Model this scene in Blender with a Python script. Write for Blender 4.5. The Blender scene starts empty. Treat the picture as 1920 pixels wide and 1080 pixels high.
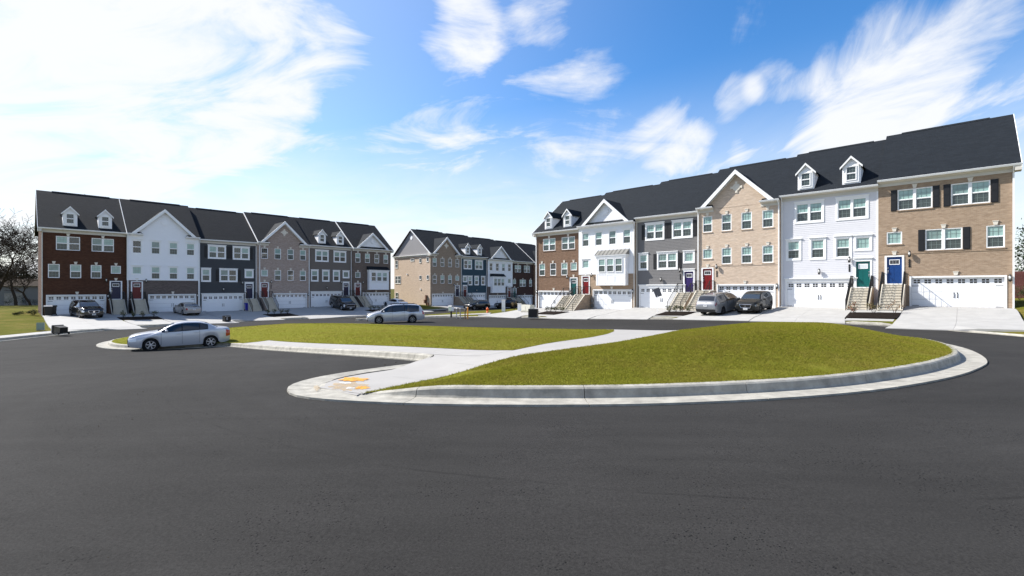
import bpy, math, random
import numpy as np
from mathutils import Vector, Matrix
from mathutils.geometry import delaunay_2d_cdt

# ------------------------------------------------------------------ camera, sky, sun, exposure
sc = bpy.context.scene
COL = sc.collection
CAM_Z = 1.9
cam_d = bpy.data.cameras.new("camera")
cam = bpy.data.objects.new("camera", cam_d)
COL.objects.link(cam)
cam.location = (0, 0, CAM_Z)
cam.rotation_euler = (math.radians(90), 0, 0)
cam_d.sensor_width = 36.0
cam_d.lens = 36.0 * 880.0 / 1920.0
cam_d.clip_start = 0.05
cam_d.clip_end = 4000
sc.camera = cam

SUN_AZ = math.atan2(-0.936, 0.35)          # clockwise from +Y
SUN_EL = math.radians(43)
SUN_STRENGTH = 4.8
SKY_STRENGTH = 0.15
EXPOSURE = 0.92

w = bpy.data.worlds.new("World")
sc.world = w
w.use_nodes = True
wn, wl = w.node_tree.nodes, w.node_tree.links
for n_ in list(wn):
    wn.remove(n_)


def wnode(t, **kw):
    n = wn.new(t)
    for k, v in kw.items():
        setattr(n, k, v)
    return n


def wmath(op, a, b=None, c=None, clamp=False):
    n = wnode('ShaderNodeMath', operation=op)
    n.use_clamp = clamp
    for i, v in enumerate((a, b, c)):
        if v is None:
            continue
        if isinstance(v, (int, float)):
            n.inputs[i].default_value = v
        else:
            wl.new(v, n.inputs[i])
    return n.outputs[0]


sky = wnode('ShaderNodeTexSky', sky_type='NISHITA')
sky.sun_disc = False
sky.sun_elevation = SUN_EL
sky.sun_rotation = SUN_AZ
sky.altitude = 100
sky.air_density = 1.0
sky.dust_density = 0.6
sky.ozone_density = 2.2
hs = wnode('ShaderNodeHueSaturation')
hs.inputs['Hue'].default_value = 0.503
hs.inputs['Saturation'].default_value = 1.34
hs.inputs['Value'].default_value = 0.76
wl.new(sky.outputs[0], hs.inputs['Color'])

tc = wnode('ShaderNodeTexCoord')
dirv = tc.outputs['Generated']
nrm = wnode('ShaderNodeVectorMath', operation='NORMALIZE')
wl.new(dirv, nrm.inputs[0])
D = nrm.outputs[0]
sep = wnode('ShaderNodeSeparateXYZ')
wl.new(D, sep.inputs[0])
# the cloud layer: direction projected onto a flat sheet of air
zz = wmath('ADD', wmath('MAXIMUM', sep.outputs[2], 0.0), 0.30)
lx = wmath('DIVIDE', sep.outputs[0], zz)
ly = wmath('DIVIDE', sep.outputs[1], zz)
comb = wnode('ShaderNodeCombineXYZ')
wl.new(lx, comb.inputs[0])
wl.new(ly, comb.inputs[1])


def wnoise(vec, scale, detail, rough, dist=0.0, off=(0, 0, 0), stretch=(1, 1, 1), rot=0.0):
    mp = wnode('ShaderNodeMapping')
    mp.inputs['Location'].default_value = off
    mp.inputs['Rotation'].default_value = (0, 0, rot)
    mp.inputs['Scale'].default_value = stretch
    wl.new(vec, mp.inputs[0])
    n = wnode('ShaderNodeTexNoise')
    n.inputs['Scale'].default_value = scale
    n.inputs['Detail'].default_value = detail
    n.inputs['Roughness'].default_value = rough
    n.inputs['Distortion'].default_value = dist
    wl.new(mp.outputs[0], n.inputs['Vector'])
    return n.outputs['Fac']


def blob(px, py, r0, r1, wgt):
    """a soft patch of the sky dome round the direction seen at (px, py), radii in degrees"""
    return blob_vec(Vector(((px - 960) / 880.0, 1.0, (540 - py) / 880.0)).normalized(), r0, r1, wgt)


def blob_vec(v, r0, r1, wgt):
    d = wnode('ShaderNodeVectorMath', operation='DOT_PRODUCT')
    wl.new(D, d.inputs[0])
    d.inputs[1].default_value = v
    m = wnode('ShaderNodeMapRange', interpolation_type='SMOOTHSTEP')
    m.inputs['From Min'].default_value = math.cos(math.radians(r1))
    m.inputs['From Max'].default_value = math.cos(math.radians(r0))
    m.inputs['To Min'].default_value = 0
    m.inputs['To Max'].default_value = wgt
    wl.new(d.outputs['Value'], m.inputs['Value'])
    return m.outputs[0]


def blob_at(az, el, r0, r1, wgt):
    """the same for a compass bearing (degrees clockwise from the view) and a height"""
    a, e = math.radians(az), math.radians(el)
    return blob_vec(Vector((math.sin(a) * math.cos(e), math.cos(a) * math.cos(e), math.sin(e))), r0, r1, wgt)


def wsum(lst):
    a = lst[0]
    for b in lst[1:]:
        a = wmath('ADD', a, b)
    return a


n_left = wnoise(comb.outputs[0], 3.2, 12, 0.62, 0.7, (3.1, 1.7, 0), (0.75, 1.5, 1), 0.22)
n_right = wnoise(comb.outputs[0], 2.4, 12, 0.62, 1.0, (7.3, 2.2, 0), (1.5, 0.65, 1), -0.15)
n_big = n_left
side = wnode('ShaderNodeMapRange', interpolation_type='SMOOTHSTEP')
side.inputs['From Min'].default_value = -0.1
side.inputs['From Max'].default_value = 0.9
wl.new(lx, side.inputs['Value'])
mxn = wnode('ShaderNodeMix', data_type='FLOAT')
wl.new(side.outputs[0], mxn.inputs[0])
wl.new(n_left, mxn.inputs[2])
wl.new(n_right, mxn.inputs[3])
cover = wsum([
    blob(-60, -20, 6, 26, 0.62), blob(160, 110, 3, 18, 0.36), blob(400, 80, 2, 15, 0.46), blob(330, 185, 1, 10, 0.26),
    blob(560, 110, 1, 10, 0.36), blob(500, 175, 1, 6, 0.25), blob(650, 95, 1, 5, 0.25), blob(40, 300, 5, 22, 0.40),
    blob(860, 60, 1, 6.0, 0.68), blob(910, 20, 1, 6, 0.45), blob(1020, 30, 1, 4.5, 0.45),
    blob(1380, 185, 0.5, 3.2, 0.62), blob(1450, 155, 0.5, 3.2, 0.60), blob(1260, 270, 1, 5.5, 0.50), blob(1330, 290, 1, 5, 0.50), blob(1410, 285, 0.5, 3, 0.4),
    blob(1560, 220, 1, 6.5, 0.42), blob(1640, 130, 1, 7, 0.36), blob(1760, 60, 1, 7, 0.32), blob(1680, 220, 1, 7, 0.26), blob(1850, 190, 2, 10, 0.46), blob(1590, 300, 2, 8, 0.35), blob(1760, 250, 2, 8, 0.22),
    blob_at(75, 30, 4, 26, 0.55), blob_at(110, 48, 4, 26, 0.55), blob_at(135, 22, 4, 24, 0.5), blob_at(170, 42, 4, 28, 0.55), blob_at(205, 25, 4, 26, 0.5), blob_at(235, 50, 4, 28, 0.5), blob_at(260, 22, 4, 28, 0.5),  # unseen clouds beside and behind the view, added to lift the shaded fronts
    blob(1120, 330, 2, 14, 0.32), blob(980, 270, 2, 16, 0.29), blob(1080, 80, 1, 9, 0.14), blob(800, 330, 2, 13, 0.25), blob(650, 280, 2, 10, 0.18),
])
cover = wmath('MINIMUM', cover, 1.0)
dens = wmath('ADD', wmath('MULTIPLY', wmath('ADD', mxn.outputs[0], -0.5), 2.6), wmath('ADD', cover, -0.20))
cl = wnode('ShaderNodeMapRange', interpolation_type='SMOOTHSTEP')
cl.inputs['From Min'].default_value = 0.0
cl.inputs['From Max'].default_value = 0.95
cl.inputs['To Max'].default_value = 0.97
wl.new(dens, cl.inputs['Value'])
# a thin pale veil that thickens towards the horizon
veil = wnode('ShaderNodeMapRange', interpolation_type='SMOOTHSTEP')
veil.inputs['From Min'].default_value = 0.43
veil.inputs['From Max'].default_value = -0.02
veil.inputs['To Max'].default_value = 0.88
wl.new(sep.outputs[2], veil.inputs['Value'])
veil2 = wmath('MULTIPLY', veil.outputs[0], wmath('ADD', wmath('MULTIPLY', mxn.outputs[0], 1.3), 0.42))
sunv = Vector((math.sin(SUN_AZ) * math.cos(SUN_EL), math.cos(SUN_AZ) * math.cos(SUN_EL), math.sin(SUN_EL)))
dsun = wnode('ShaderNodeVectorMath', operation='DOT_PRODUCT')
wl.new(D, dsun.inputs[0])
dsun.inputs[1].default_value = sunv
glow = wnode('ShaderNodeMapRange', interpolation_type='SMOOTHSTEP')
glow.inputs['From Min'].default_value = 0.25
glow.inputs['From Max'].default_value = 1.0
glow.inputs['To Max'].default_value = 0.28
wl.new(dsun.outputs['Value'], glow.inputs['Value'])
allc = wmath('MAXIMUM', cl.outputs[0], wmath('MAXIMUM', veil2, glow.outputs[0]), clamp=True)
mx = wnode('ShaderNodeMix', data_type='RGBA')
wl.new(allc, mx.inputs[0])
wl.new(hs.outputs[0], mx.inputs[6])
mx.inputs[7].default_value = (3.50, 3.56, 3.66, 1)
bg = wnode('ShaderNodeBackground')
bg.inputs['Strength'].default_value = SKY_STRENGTH
wl.new(mx.outputs[2], bg.inputs['Color'])
wo = wnode('ShaderNodeOutputWorld')
wl.new(bg.outputs[0], wo.inputs[0])

sun_d = bpy.data.lights.new("sun", 'SUN')
sun_d.energy = SUN_STRENGTH
sun_d.angle = math.radians(0.5)
sun_d.color = (1.0, 0.965, 0.91)
sun_o = bpy.data.objects.new("sun", sun_d)
COL.objects.link(sun_o)
sun_o.location = (-60, 20, 60)
sun_o.rotation_euler = (-sunv).to_track_quat('-Z', 'Y').to_euler()

sc.view_settings.view_transform = 'Standard'
sc.view_settings.look = 'None'
sc.view_settings.gamma = 1
sc.view_settings.use_curve_mapping = False
sc.view_settings.exposure = EXPOSURE
sc.cycles.use_denoising = True
sc.cycles.max_bounces = 6
sc.cycles.diffuse_bounces = 3

random.seed(7)
rng = np.random.default_rng(7)

# ------------------------------------------------------------------ materials
MATS = {}


def mat(name, col, rough=0.7, spec=0.3, metal=0.0, var=0.0, vscale=3.0, bump=0.0, bscale=40.0, coat=0.0, obj_coord=True, detail=6):
    if name in MATS:
        return MATS[name]
    m = bpy.data.materials.new(name)
    m.use_nodes = True
    N, L = m.node_tree.nodes, m.node_tree.links
    b = N['Principled BSDF']
    b.inputs['Base Color'].default_value = (*col, 1)
    b.inputs['Roughness'].default_value = rough
    b.inputs['Specular IOR Level'].default_value = spec
    b.inputs['Metallic'].default_value = metal
    b.inputs['Coat Weight'].default_value = coat
    b.inputs['Coat Roughness'].default_value = 0.04
    t = N.new('ShaderNodeTexCoord')
    if var > 0:
        n = N.new('ShaderNodeTexNoise')
        n.inputs['Scale'].default_value = vscale
        n.inputs['Detail'].default_value = detail
        n.inputs['Roughness'].default_value = 0.65
        L.new(t.outputs['Object'], n.inputs['Vector'])
        r = N.new('ShaderNodeMapRange')
        r.inputs['From Min'].default_value = 0.3
        r.inputs['From Max'].default_value = 0.7
        r.inputs['To Min'].default_value = 1 - var
        r.inputs['To Max'].default_value = 1 + var
        L.new(n.outputs['Fac'], r.inputs['Value'])
        mu = N.new('ShaderNodeVectorMath')
        mu.operation = 'SCALE'
        mu.inputs[0].default_value = col
        L.new(r.outputs[0], mu.inputs['Scale'])
        L.new(mu.outputs[0], b.inputs['Base Color'])
    if bump > 0:
        n2 = N.new('ShaderNodeTexNoise')
        n2.inputs['Scale'].default_value = bscale
        n2.inputs['Detail'].default_value = 4
        L.new(t.outputs['Object'], n2.inputs['Vector'])
        bp = N.new('ShaderNodeBump')
        bp.inputs['Strength'].default_value = 1.0
        bp.inputs['Distance'].default_value = bump
        L.new(n2.outputs['Fac'], bp.inputs['Height'])
        L.new(bp.outputs[0], b.inputs['Normal'])
    MATS[name] = m
    return m


def nd(m, t, **kw):
    n = m.node_tree.nodes.new(t)
    for k, v in kw.items():
        setattr(n, k, v)
    return n


def brick_mat(name, c1, c2, mortar):
    """courses of brick 0.20 x 0.067 m, running bond, on any upright wall"""
    if name in MATS:
        return MATS[name]
    m = bpy.data.materials.new(name)
    m.use_nodes = True
    L = m.node_tree.links
    b = m.node_tree.nodes['Principled BSDF']
    t = nd(m, 'ShaderNodeTexCoord')
    s = nd(m, 'ShaderNodeSeparateXYZ')
    L.new(t.outputs['Object'], s.inputs[0])
    a = nd(m, 'ShaderNodeMath', operation='ADD')
    L.new(s.outputs[0], a.inputs[0])
    L.new(s.outputs[1], a.inputs[1])
    c = nd(m, 'ShaderNodeCombineXYZ')
    L.new(a.outputs[0], c.inputs[0])
    L.new(s.outputs[2], c.inputs[1])
    br = nd(m, 'ShaderNodeTexBrick')
    br.inputs['Scale'].default_value = 1.0
    br.inputs['Brick Width'].default_value = 0.205
    br.inputs['Row Height'].default_value = 0.0765
    br.inputs['Mortar Size'].default_value = 0.006
    br.inputs['Mortar Smooth'].default_value = 0.2
    br.inputs['Color1'].default_value = (*c1, 1)
    br.inputs['Color2'].default_value = (*c2, 1)
    br.inputs['Mortar'].default_value = (*mortar, 1)
    L.new(c.outputs[0], br.inputs['Vector'])
    # batches of brick differ: streaks along the courses
    mp = nd(m, 'ShaderNodeMapping')
    mp.inputs['Scale'].default_value = (0.9, 4.0, 1)
    L.new(c.outputs[0], mp.inputs[0])
    n = nd(m, 'ShaderNodeTexNoise')
    n.inputs['Scale'].default_value = 1.6
    n.inputs['Detail'].default_value = 8
    n.inputs['Roughness'].default_value = 0.75
    L.new(mp.outputs[0], n.inputs['Vector'])
    r = nd(m, 'ShaderNodeMapRange')
    r.inputs['From Min'].default_value = 0.3
    r.inputs['From Max'].default_value = 0.7
    r.inputs['To Min'].default_value = 0.80
    r.inputs['To Max'].default_value = 1.17
    L.new(n.outputs['Fac'], r.inputs['Value'])
    mu = nd(m, 'ShaderNodeVectorMath', operation='SCALE')
    L.new(br.outputs['Color'], mu.inputs[0])
    L.new(r.outputs[0], mu.inputs['Scale'])
    L.new(mu.outputs[0], b.inputs['Base Color'])
    bp = nd(m, 'ShaderNodeBump')
    bp.inputs['Distance'].default_value = 0.006
    bp.invert = True
    L.new(br.outputs['Fac'], bp.inputs['Height'])
    L.new(bp.outputs[0], b.inputs['Normal'])
    b.inputs['Roughness'].default_value = 0.9
    b.inputs['Specular IOR Level'].default_value = 0.2
    MATS[name] = m
    return m


def shingle_mat():
    m = bpy.data.materials.new('roof_shingles')
    m.use_nodes = True
    L = m.node_tree.links
    b = m.node_tree.nodes['Principled BSDF']
    t = nd(m, 'ShaderNodeTexCoord')
    s = nd(m, 'ShaderNodeSeparateXYZ')
    L.new(t.outputs['Object'], s.inputs[0])
    c = nd(m, 'ShaderNodeCombineXYZ')
    a = nd(m, 'ShaderNodeMath', operation='MULTIPLY_ADD')
    L.new(s.outputs[1], a.inputs[0])
    a.inputs[1].default_value = 0.15
    L.new(s.outputs[0], a.inputs[2])
    L.new(a.outputs[0], c.inputs[0])
    L.new(s.outputs[2], c.inputs[1])
    br = nd(m, 'ShaderNodeTexBrick')
    br.offset = 0.37
    br.inputs['Scale'].default_value = 1.0
    br.inputs['Brick Width'].default_value = 0.31
    br.inputs['Row Height'].default_value = 0.088
    br.inputs['Mortar Size'].default_value = 0.008
    br.inputs['Bias'].default_value = -0.1
    br.inputs['Color1'].default_value = (0.0064, 0.0098, 0.0142, 1)
    br.inputs['Color2'].default_value = (0.0108, 0.0148, 0.0200, 1)
    br.inputs['Mortar'].default_value = (0.007, 0.008, 0.0095, 1)
    L.new(c.outputs[0], br.inputs['Vector'])
    mp = nd(m, 'ShaderNodeMapping')
    mp.inputs['Scale'].default_value = (0.5, 2.4, 2.4)
    L.new(t.outputs['Object'], mp.inputs[0])
    n = nd(m, 'ShaderNodeTexNoise')
    n.inputs['Scale'].default_value = 1.5
    n.inputs['Detail'].default_value = 9
    n.inputs['Roughness'].default_value = 0.7
    L.new(mp.outputs[0], n.inputs['Vector'])
    r = nd(m, 'ShaderNodeMapRange')
    r.inputs['From Min'].default_value = 0.3
    r.inputs['From Max'].default_value = 0.7
    r.inputs['To Min'].default_value = 0.84
    r.inputs['To Max'].default_value = 1.17
    L.new(n.outputs['Fac'], r.inputs['Value'])
    mu = nd(m, 'ShaderNodeVectorMath', operation='SCALE')
    L.new(br.outputs['Color'], mu.inputs[0])
    L.new(r.outputs[0], mu.inputs['Scale'])
    L.new(mu.outputs[0], b.inputs['Base Color'])
    bp = nd(m, 'ShaderNodeBump')
    bp.inputs['Distance'].default_value = 0.008
    bp.invert = True
    L.new(br.outputs['Fac'], bp.inputs['Height'])
    L.new(bp.outputs[0], b.inputs['Normal'])
    b.inputs['Roughness'].default_value = 0.92
    b.inputs['Specular IOR Level'].default_value = 0.25
    MATS['roof_shingles'] = m
    return m


def asphalt_mat():
    m = bpy.data.materials.new('asphalt')
    m.use_nodes = True
    L = m.node_tree.links
    b = m.node_tree.nodes['Principled BSDF']
    t = nd(m, 'ShaderNodeTexCoord')
    P = t.outputs['Object']

    def noise(scale, det=6, rough=0.6, stretch=None, rot=0.0, dist=0.0):
        v = P
        if stretch:
            mp = nd(m, 'ShaderNodeMapping')
            mp.inputs['Scale'].default_value = stretch
            mp.inputs['Rotation'].default_value = (0, 0, rot)
            L.new(P, mp.inputs[0])
            v = mp.outputs[0]
        n = nd(m, 'ShaderNodeTexNoise')
        n.inputs['Scale'].default_value = scale
        n.inputs['Detail'].default_value = det
        n.inputs['Roughness'].default_value = rough
        n.inputs['Distortion'].default_value = dist
        L.new(v, n.inputs['Vector'])
        return n.outputs['Fac']

    def rng_(v, a, b_, c, d):
        r = nd(m, 'ShaderNodeMapRange')
        for k, x in zip(('From Min', 'From Max', 'To Min', 'To Max'), (a, b_, c, d)):
            r.inputs[k].default_value = x
        L.new(v, r.inputs['Value'])
        return r.outputs[0]

    def mth(op, x, y):
        n = nd(m, 'ShaderNodeMath', operation=op)
        for i, v in enumerate((x, y)):
            if isinstance(v, (int, float)):
                n.inputs[i].default_value = v
            else:
                L.new(v, n.inputs[i])
        return n.outputs[0]
    big = rng_(noise(0.16, 6, 0.65), 0.35, 0.65, 0.85, 1.14)
    strk = rng_(noise(0.5, 6, 0.7, (0.35, 2.6, 1), 0.12, 0.8), 0.35, 0.7, 0.94, 1.08)
    strk2 = rng_(noise(0.5, 6, 0.7, (0.30, 3.0, 1), 0.75, 1.2), 0.40, 0.75, 0.97, 1.10)
    grain = rng_(noise(48, 3, 0.8), 0.25, 0.75, 0.60, 1.40)
    fine = rng_(noise(170, 2, 0.8), 0.25, 0.75, 0.80, 1.20)
    v = mth('MULTIPLY', mth('MULTIPLY', big, strk), mth('MULTIPLY', strk2, mth('MULTIPLY', grain, fine)))
    # worn arcs left by cars turning round the island, and two paving seams
    sub_ = nd(m, 'ShaderNodeVectorMath', operation='SUBTRACT')
    L.new(P, sub_.inputs[0])
    sub_.inputs[1].default_value = (3.5, 17.0, 0)
    flat = nd(m, 'ShaderNodeVectorMath', operation='MULTIPLY')
    L.new(sub_.outputs[0], flat.inputs[0])
    flat.inputs[1].default_value = (1, 1, 0)
    ln_ = nd(m, 'ShaderNodeVectorMath', operation='LENGTH')
    L.new(flat.outputs[0], ln_.inputs[0])
    rad = mth('ADD', ln_.outputs['Value'], mth('MULTIPLY', noise(0.25, 3, 0.5), 1.6))
    c1 = nd(m, 'ShaderNodeCombineXYZ')
    L.new(rad, c1.inputs[0])
    n1 = nd(m, 'ShaderNodeTexNoise')
    n1.inputs['Scale'].default_value = 1.1
    n1.inputs['Detail'].default_value = 5
    n1.inputs['Roughness'].default_value = 0.7
    L.new(c1.outputs[0], n1.inputs['Vector'])
    arcs = rng_(n1.outputs['Fac'], 0.3, 0.7, 0.90, 1.12)
    v = mth('MULTIPLY', v, arcs)
    rad2 = mth('ADD', ln_.outputs['Value'], mth('MULTIPLY', noise(0.35, 4, 0.6), 0.35))
    for r0 in (13.1, 16.6):
        sd_ = mth('ABSOLUTE', mth('SUBTRACT', rad2, r0), 0.0)
        v = mth('MULTIPLY', v, mth('SUBTRACT', 1.0, mth('MULTIPLY', rng_(sd_, 0.008, 0.030, 0.22, 0.0), rng_(noise(0.8, 3, 0.6), 0.42, 0.58, 0.0, 1.0))))
    # open, pitted patches where the binder did not close
    pm = rng_(noise(0.9, 5, 0.65), 0.46, 0.60, 0.0, 1.0)
    vo = nd(m, 'ShaderNodeTexVoronoi', feature='F1')
    vo.inputs['Scale'].default_value = 38
    vo.inputs['Randomness'].default_value = 1
    mp = nd(m, 'ShaderNodeMapping')
    mp.inputs['Scale'].default_value = (0.75, 1.0, 1)
    mp.inputs['Rotation'].default_value = (0, 0, 0.5)
    L.new(P, mp.inputs[0])
    L.new(mp.outputs[0], vo.inputs['Vector'])
    hole = rng_(vo.outputs['Distance'], 0.10, 0.34, 1.0, 0.0)
    pick = rng_(noise(14, 2, 0.6), 0.44, 0.56, 0.0, 1.0)
    pit = mth('MULTIPLY', hole, mth('MULTIPLY', pm, pick))
    v2 = mth('MULTIPLY', v, rng_(pit, 0, 1, 1.0, 0.42))
    # pale scuffs and grit
    sp = rng_(noise(3.1, 8, 0.8), 0.60, 0.72, 0.0, 0.28)
    v3 = mth('ADD', v2, sp)
    vo2 = nd(m, 'ShaderNodeTexVoronoi', feature='F1')
    vo2.inputs['Scale'].default_value = 6.5
    L.new(P, vo2.inputs['Vector'])
    grit = rng_(vo2.outputs['Distance'], 0.020, 0.035, 1.6, 0.0)
    v3 = mth('ADD', v3, mth('MULTIPLY', grit, rng_(noise(0.7, 3, 0.5), 0.52, 0.6, 0, 1)))
    mu = nd(m, 'ShaderNodeVectorMath', operation='SCALE')
    mu.inputs[0].default_value = (0.0290, 0.0276, 0.0260)
    L.new(v3, mu.inputs['Scale'])
    L.new(mu.outputs[0], b.inputs['Base Color'])
    h = mth('ADD', mth('MULTIPLY', noise(70, 4, 0.75), 0.35), mth('MULTIPLY', pit, -1.0))
    bp = nd(m, 'ShaderNodeBump')
    bp.inputs['Distance'].default_value = 0.010
    bp.inputs['Strength'].default_value = 0.8
    L.new(h, bp.inputs['Height'])
    L.new(bp.outputs[0], b.inputs['Normal'])
    b.inputs['Roughness'].default_value = 0.95
    b.inputs['Specular IOR Level'].default_value = 0.10
    MATS['asphalt'] = m
    return m


def lawn_mat(name, c_lo, c_hi, dry=(0.22, 0.16, 0.06), dry_amt=0.35):
    m = bpy.data.materials.new(name)
    m.use_nodes = True
    L = m.node_tree.links
    b = m.node_tree.nodes['Principled BSDF']
    t = nd(m, 'ShaderNodeTexCoord')
    n1 = nd(m, 'ShaderNodeTexNoise')
    n1.inputs['Scale'].default_value = 0.8
    n1.inputs['Detail'].default_value = 8
    n1.inputs['Roughness'].default_value = 0.72
    L.new(t.outputs['Object'], n1.inputs['Vector'])
    n2 = nd(m, 'ShaderNodeTexNoise')
    n2.inputs['Scale'].default_value = 30
    n2.inputs['Detail'].default_value = 5
    n2.inputs['Roughness'].default_value = 0.8
    L.new(t.outputs['Object'], n2.inputs['Vector'])
    ad = nd(m, 'ShaderNodeMath', operation='ADD')
    L.new(n1.outputs['Fac'], ad.inputs[0])
    L.new(n2.outputs['Fac'], ad.inputs[1])
    r = nd(m, 'ShaderNodeMapRange')
    r.inputs['From Min'].default_value = 0.7
    r.inputs['From Max'].default_value = 1.3
    L.new(ad.outputs[0], r.inputs['Value'])
    mx_ = nd(m, 'ShaderNodeMix', data_type='RGBA')
    mx_.inputs[6].default_value = (*c_lo, 1)
    mx_.inputs[7].default_value = (*c_hi, 1)
    L.new(r.outputs[0], mx_.inputs[0])
    n3 = nd(m, 'ShaderNodeTexNoise')
    n3.inputs['Scale'].default_value = 0.45
    n3.inputs['Detail'].default_value = 6
    n3.inputs['Roughness'].default_value = 0.7
    L.new(t.outputs['Object'], n3.inputs['Vector'])
    r3 = nd(m, 'ShaderNodeMapRange')
    r3.inputs['From Min'].default_value = 0.48
    r3.inputs['From Max'].default_value = 0.72
    r3.inputs['To Max'].default_value = dry_amt
    L.new(n3.outputs['Fac'], r3.inputs['Value'])
    mx2 = nd(m, 'ShaderNodeMix', data_type='RGBA')
    L.new(r3.outputs[0], mx2.inputs[0])
    L.new(mx_.outputs[2], mx2.inputs[6])
    mx2.inputs[7].default_value = (*dry, 1)
    L.new(mx2.outputs[2], b.inputs['Base Color'])
    bp = nd(m, 'ShaderNodeBump')
    bp.inputs['Distance'].default_value = 0.03
    L.new(n2.outputs['Fac'], bp.inputs['Height'])
    L.new(bp.outputs[0], b.inputs['Normal'])
    b.inputs['Roughness'].default_value = 0.95
    b.inputs['Specular IOR Level'].default_value = 0.03
    MATS[name] = m
    return m


asphalt_mat()
shingle_mat()
lawn_mat('island_turf', (0.125, 0.130, 0.014), (0.200, 0.193, 0.027), (0.175, 0.130, 0.030), 0.5)
lawn_mat('yard_turf', (0.060, 0.066, 0.008), (0.125, 0.120, 0.018), (0.20, 0.14, 0.045), 0.85)
lawn_mat('wild_turf', (0.048, 0.052, 0.012), (0.10, 0.095, 0.025), (0.15, 0.12, 0.055), 0.8)


def blade_mat(name, c, dry):
    m = bpy.data.materials.new(name)
    m.use_nodes = True
    L = m.node_tree.links
    for q in list(m.node_tree.nodes):
        m.node_tree.nodes.remove(q)
    t = nd(m, 'ShaderNodeTexCoord')
    n = nd(m, 'ShaderNodeTexNoise')
    n.inputs['Scale'].default_value = 0.45
    n.inputs['Detail'].default_value = 7
    n.inputs['Roughness'].default_value = 0.72
    L.new(t.outputs['Object'], n.inputs['Vector'])
    r = nd(m, 'ShaderNodeMapRange')
    r.inputs['From Min'].default_value = 0.40
    r.inputs['From Max'].default_value = 0.72
    r.inputs['To Max'].default_value = 0.75
    L.new(n.outputs['Fac'], r.inputs['Value'])
    x = nd(m, 'ShaderNodeMix', data_type='RGBA')
    x.inputs[6].default_value = (*c, 1)
    x.inputs[7].default_value = (*dry, 1)
    L.new(r.outputs[0], x.inputs[0])
    d = nd(m, 'ShaderNodeBsdfDiffuse')
    tr = nd(m, 'ShaderNodeBsdfTranslucent')
    L.new(x.outputs[2], d.inputs['Color'])
    L.new(x.outputs[2], tr.inputs['Color'])
    ms = nd(m, 'ShaderNodeMixShader')
    ms.inputs[0].default_value = 0.45
    L.new(d.outputs[0], ms.inputs[1])
    L.new(tr.outputs[0], ms.inputs[2])
    o = nd(m, 'ShaderNodeOutputMaterial')
    L.new(ms.outputs[0], o.inputs[0])
    MATS[name] = m


blade_mat('blade_a', (0.185, 0.192, 0.021), (0.205, 0.165, 0.034))
blade_mat('blade_b', (0.215, 0.212, 0.028), (0.24, 0.185, 0.048))
blade_mat('blade_c', (0.235, 0.205, 0.040), (0.26, 0.20, 0.065))
mat('concrete', (0.34, 0.33, 0.311), 0.85, 0.25, var=0.10, vscale=1.2, bump=0.002, bscale=60)
mat('kerb_concrete', (0.315, 0.297, 0.255), 0.85, 0.25, var=0.30, vscale=3.2, bump=0.004, bscale=45)
mat('stair_concrete', (0.53, 0.485, 0.4), 0.85, 0.2, var=0.08, vscale=2.5, bump=0.002, bscale=60)
mat('joint_dark', (0.10, 0.095, 0.085), 0.95, 0.1)
mat('grille_bar', (0.2, 0.25, 0.235), 0.5, 0.3)
mat('white_trim', (0.84, 0.84, 0.83), 0.5, 0.35, var=0.03, vscale=2)
mat('cream_trim', (0.6, 0.57, 0.51), 0.55, 0.3, var=0.03, vscale=2)
mat('keystone', (0.68, 0.63, 0.54), 0.8, 0.2, var=0.06, vscale=8)
mat('garage_white', (0.84, 0.84, 0.84), 0.45, 0.35, var=0.02, vscale=2)
mat('white_siding', (0.84, 0.84, 0.85), 0.55, 0.3, var=0.02, vscale=2)
mat('lilac_siding', (0.665, 0.655, 0.67), 0.55, 0.3, var=0.03, vscale=2)
mat('grey_siding', (0.165, 0.158, 0.155), 0.6, 0.3, var=0.05, vscale=2)
mat('charcoal_siding', (0.05, 0.053, 0.058), 0.6, 0.3, var=0.05, vscale=2)
mat('taupe_siding', (0.15, 0.127, 0.108), 0.6, 0.3, var=0.05, vscale=2)
mat('teal_siding', (0.022, 0.056, 0.078), 0.6, 0.3, var=0.05, vscale=2)
mat('gable_grey_siding', (0.27, 0.26, 0.26), 0.6, 0.3, var=0.03, vscale=2)
brick_mat('tan_brick', (0.3, 0.212, 0.142), (0.385, 0.283, 0.198), (0.35, 0.285, 0.22))
brick_mat('beige_brick', (0.53, 0.405, 0.3), (0.61, 0.485, 0.375), (0.55, 0.465, 0.38))
brick_mat('pink_brick', (0.33, 0.25, 0.205), (0.43, 0.34, 0.29), (0.39, 0.335, 0.295))
brick_mat('brown_brick', (0.165, 0.098, 0.062), (0.22, 0.136, 0.09), (0.2, 0.15, 0.11))
brick_mat('red_brick', (0.068, 0.028, 0.0165), (0.098, 0.044, 0.026), (0.082, 0.048, 0.035))
brick_mat('mauve_brick', (0.11, 0.085, 0.074), (0.165, 0.13, 0.115), (0.145, 0.125, 0.112))
brick_mat('grey_brown_brick', (0.135, 0.102, 0.082), (0.185, 0.143, 0.118), (0.155, 0.13, 0.112))
brick_mat('shade_tan_brick', (0.28, 0.21, 0.152), (0.345, 0.265, 0.198), (0.33, 0.265, 0.205))  # corner house front: darker than its side wall, shade put into the colour
brick_mat('dark_brown_brick', (0.052, 0.028, 0.022), (0.08, 0.043, 0.035), (0.07, 0.047, 0.041))
mat('black_shutter', (0.012, 0.012, 0.014), 0.5, 0.35)
mat('black_metal', (0.010, 0.010, 0.011), 0.45, 0.4)
mat('metal_roof', (0.17, 0.165, 0.15), 0.45, 0.5, var=0.1, vscale=3)
mat('pane_blind', (0.27, 0.41, 0.37), 0.12, 0.6, var=0.18, vscale=1.3, coat=0.6)
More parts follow.
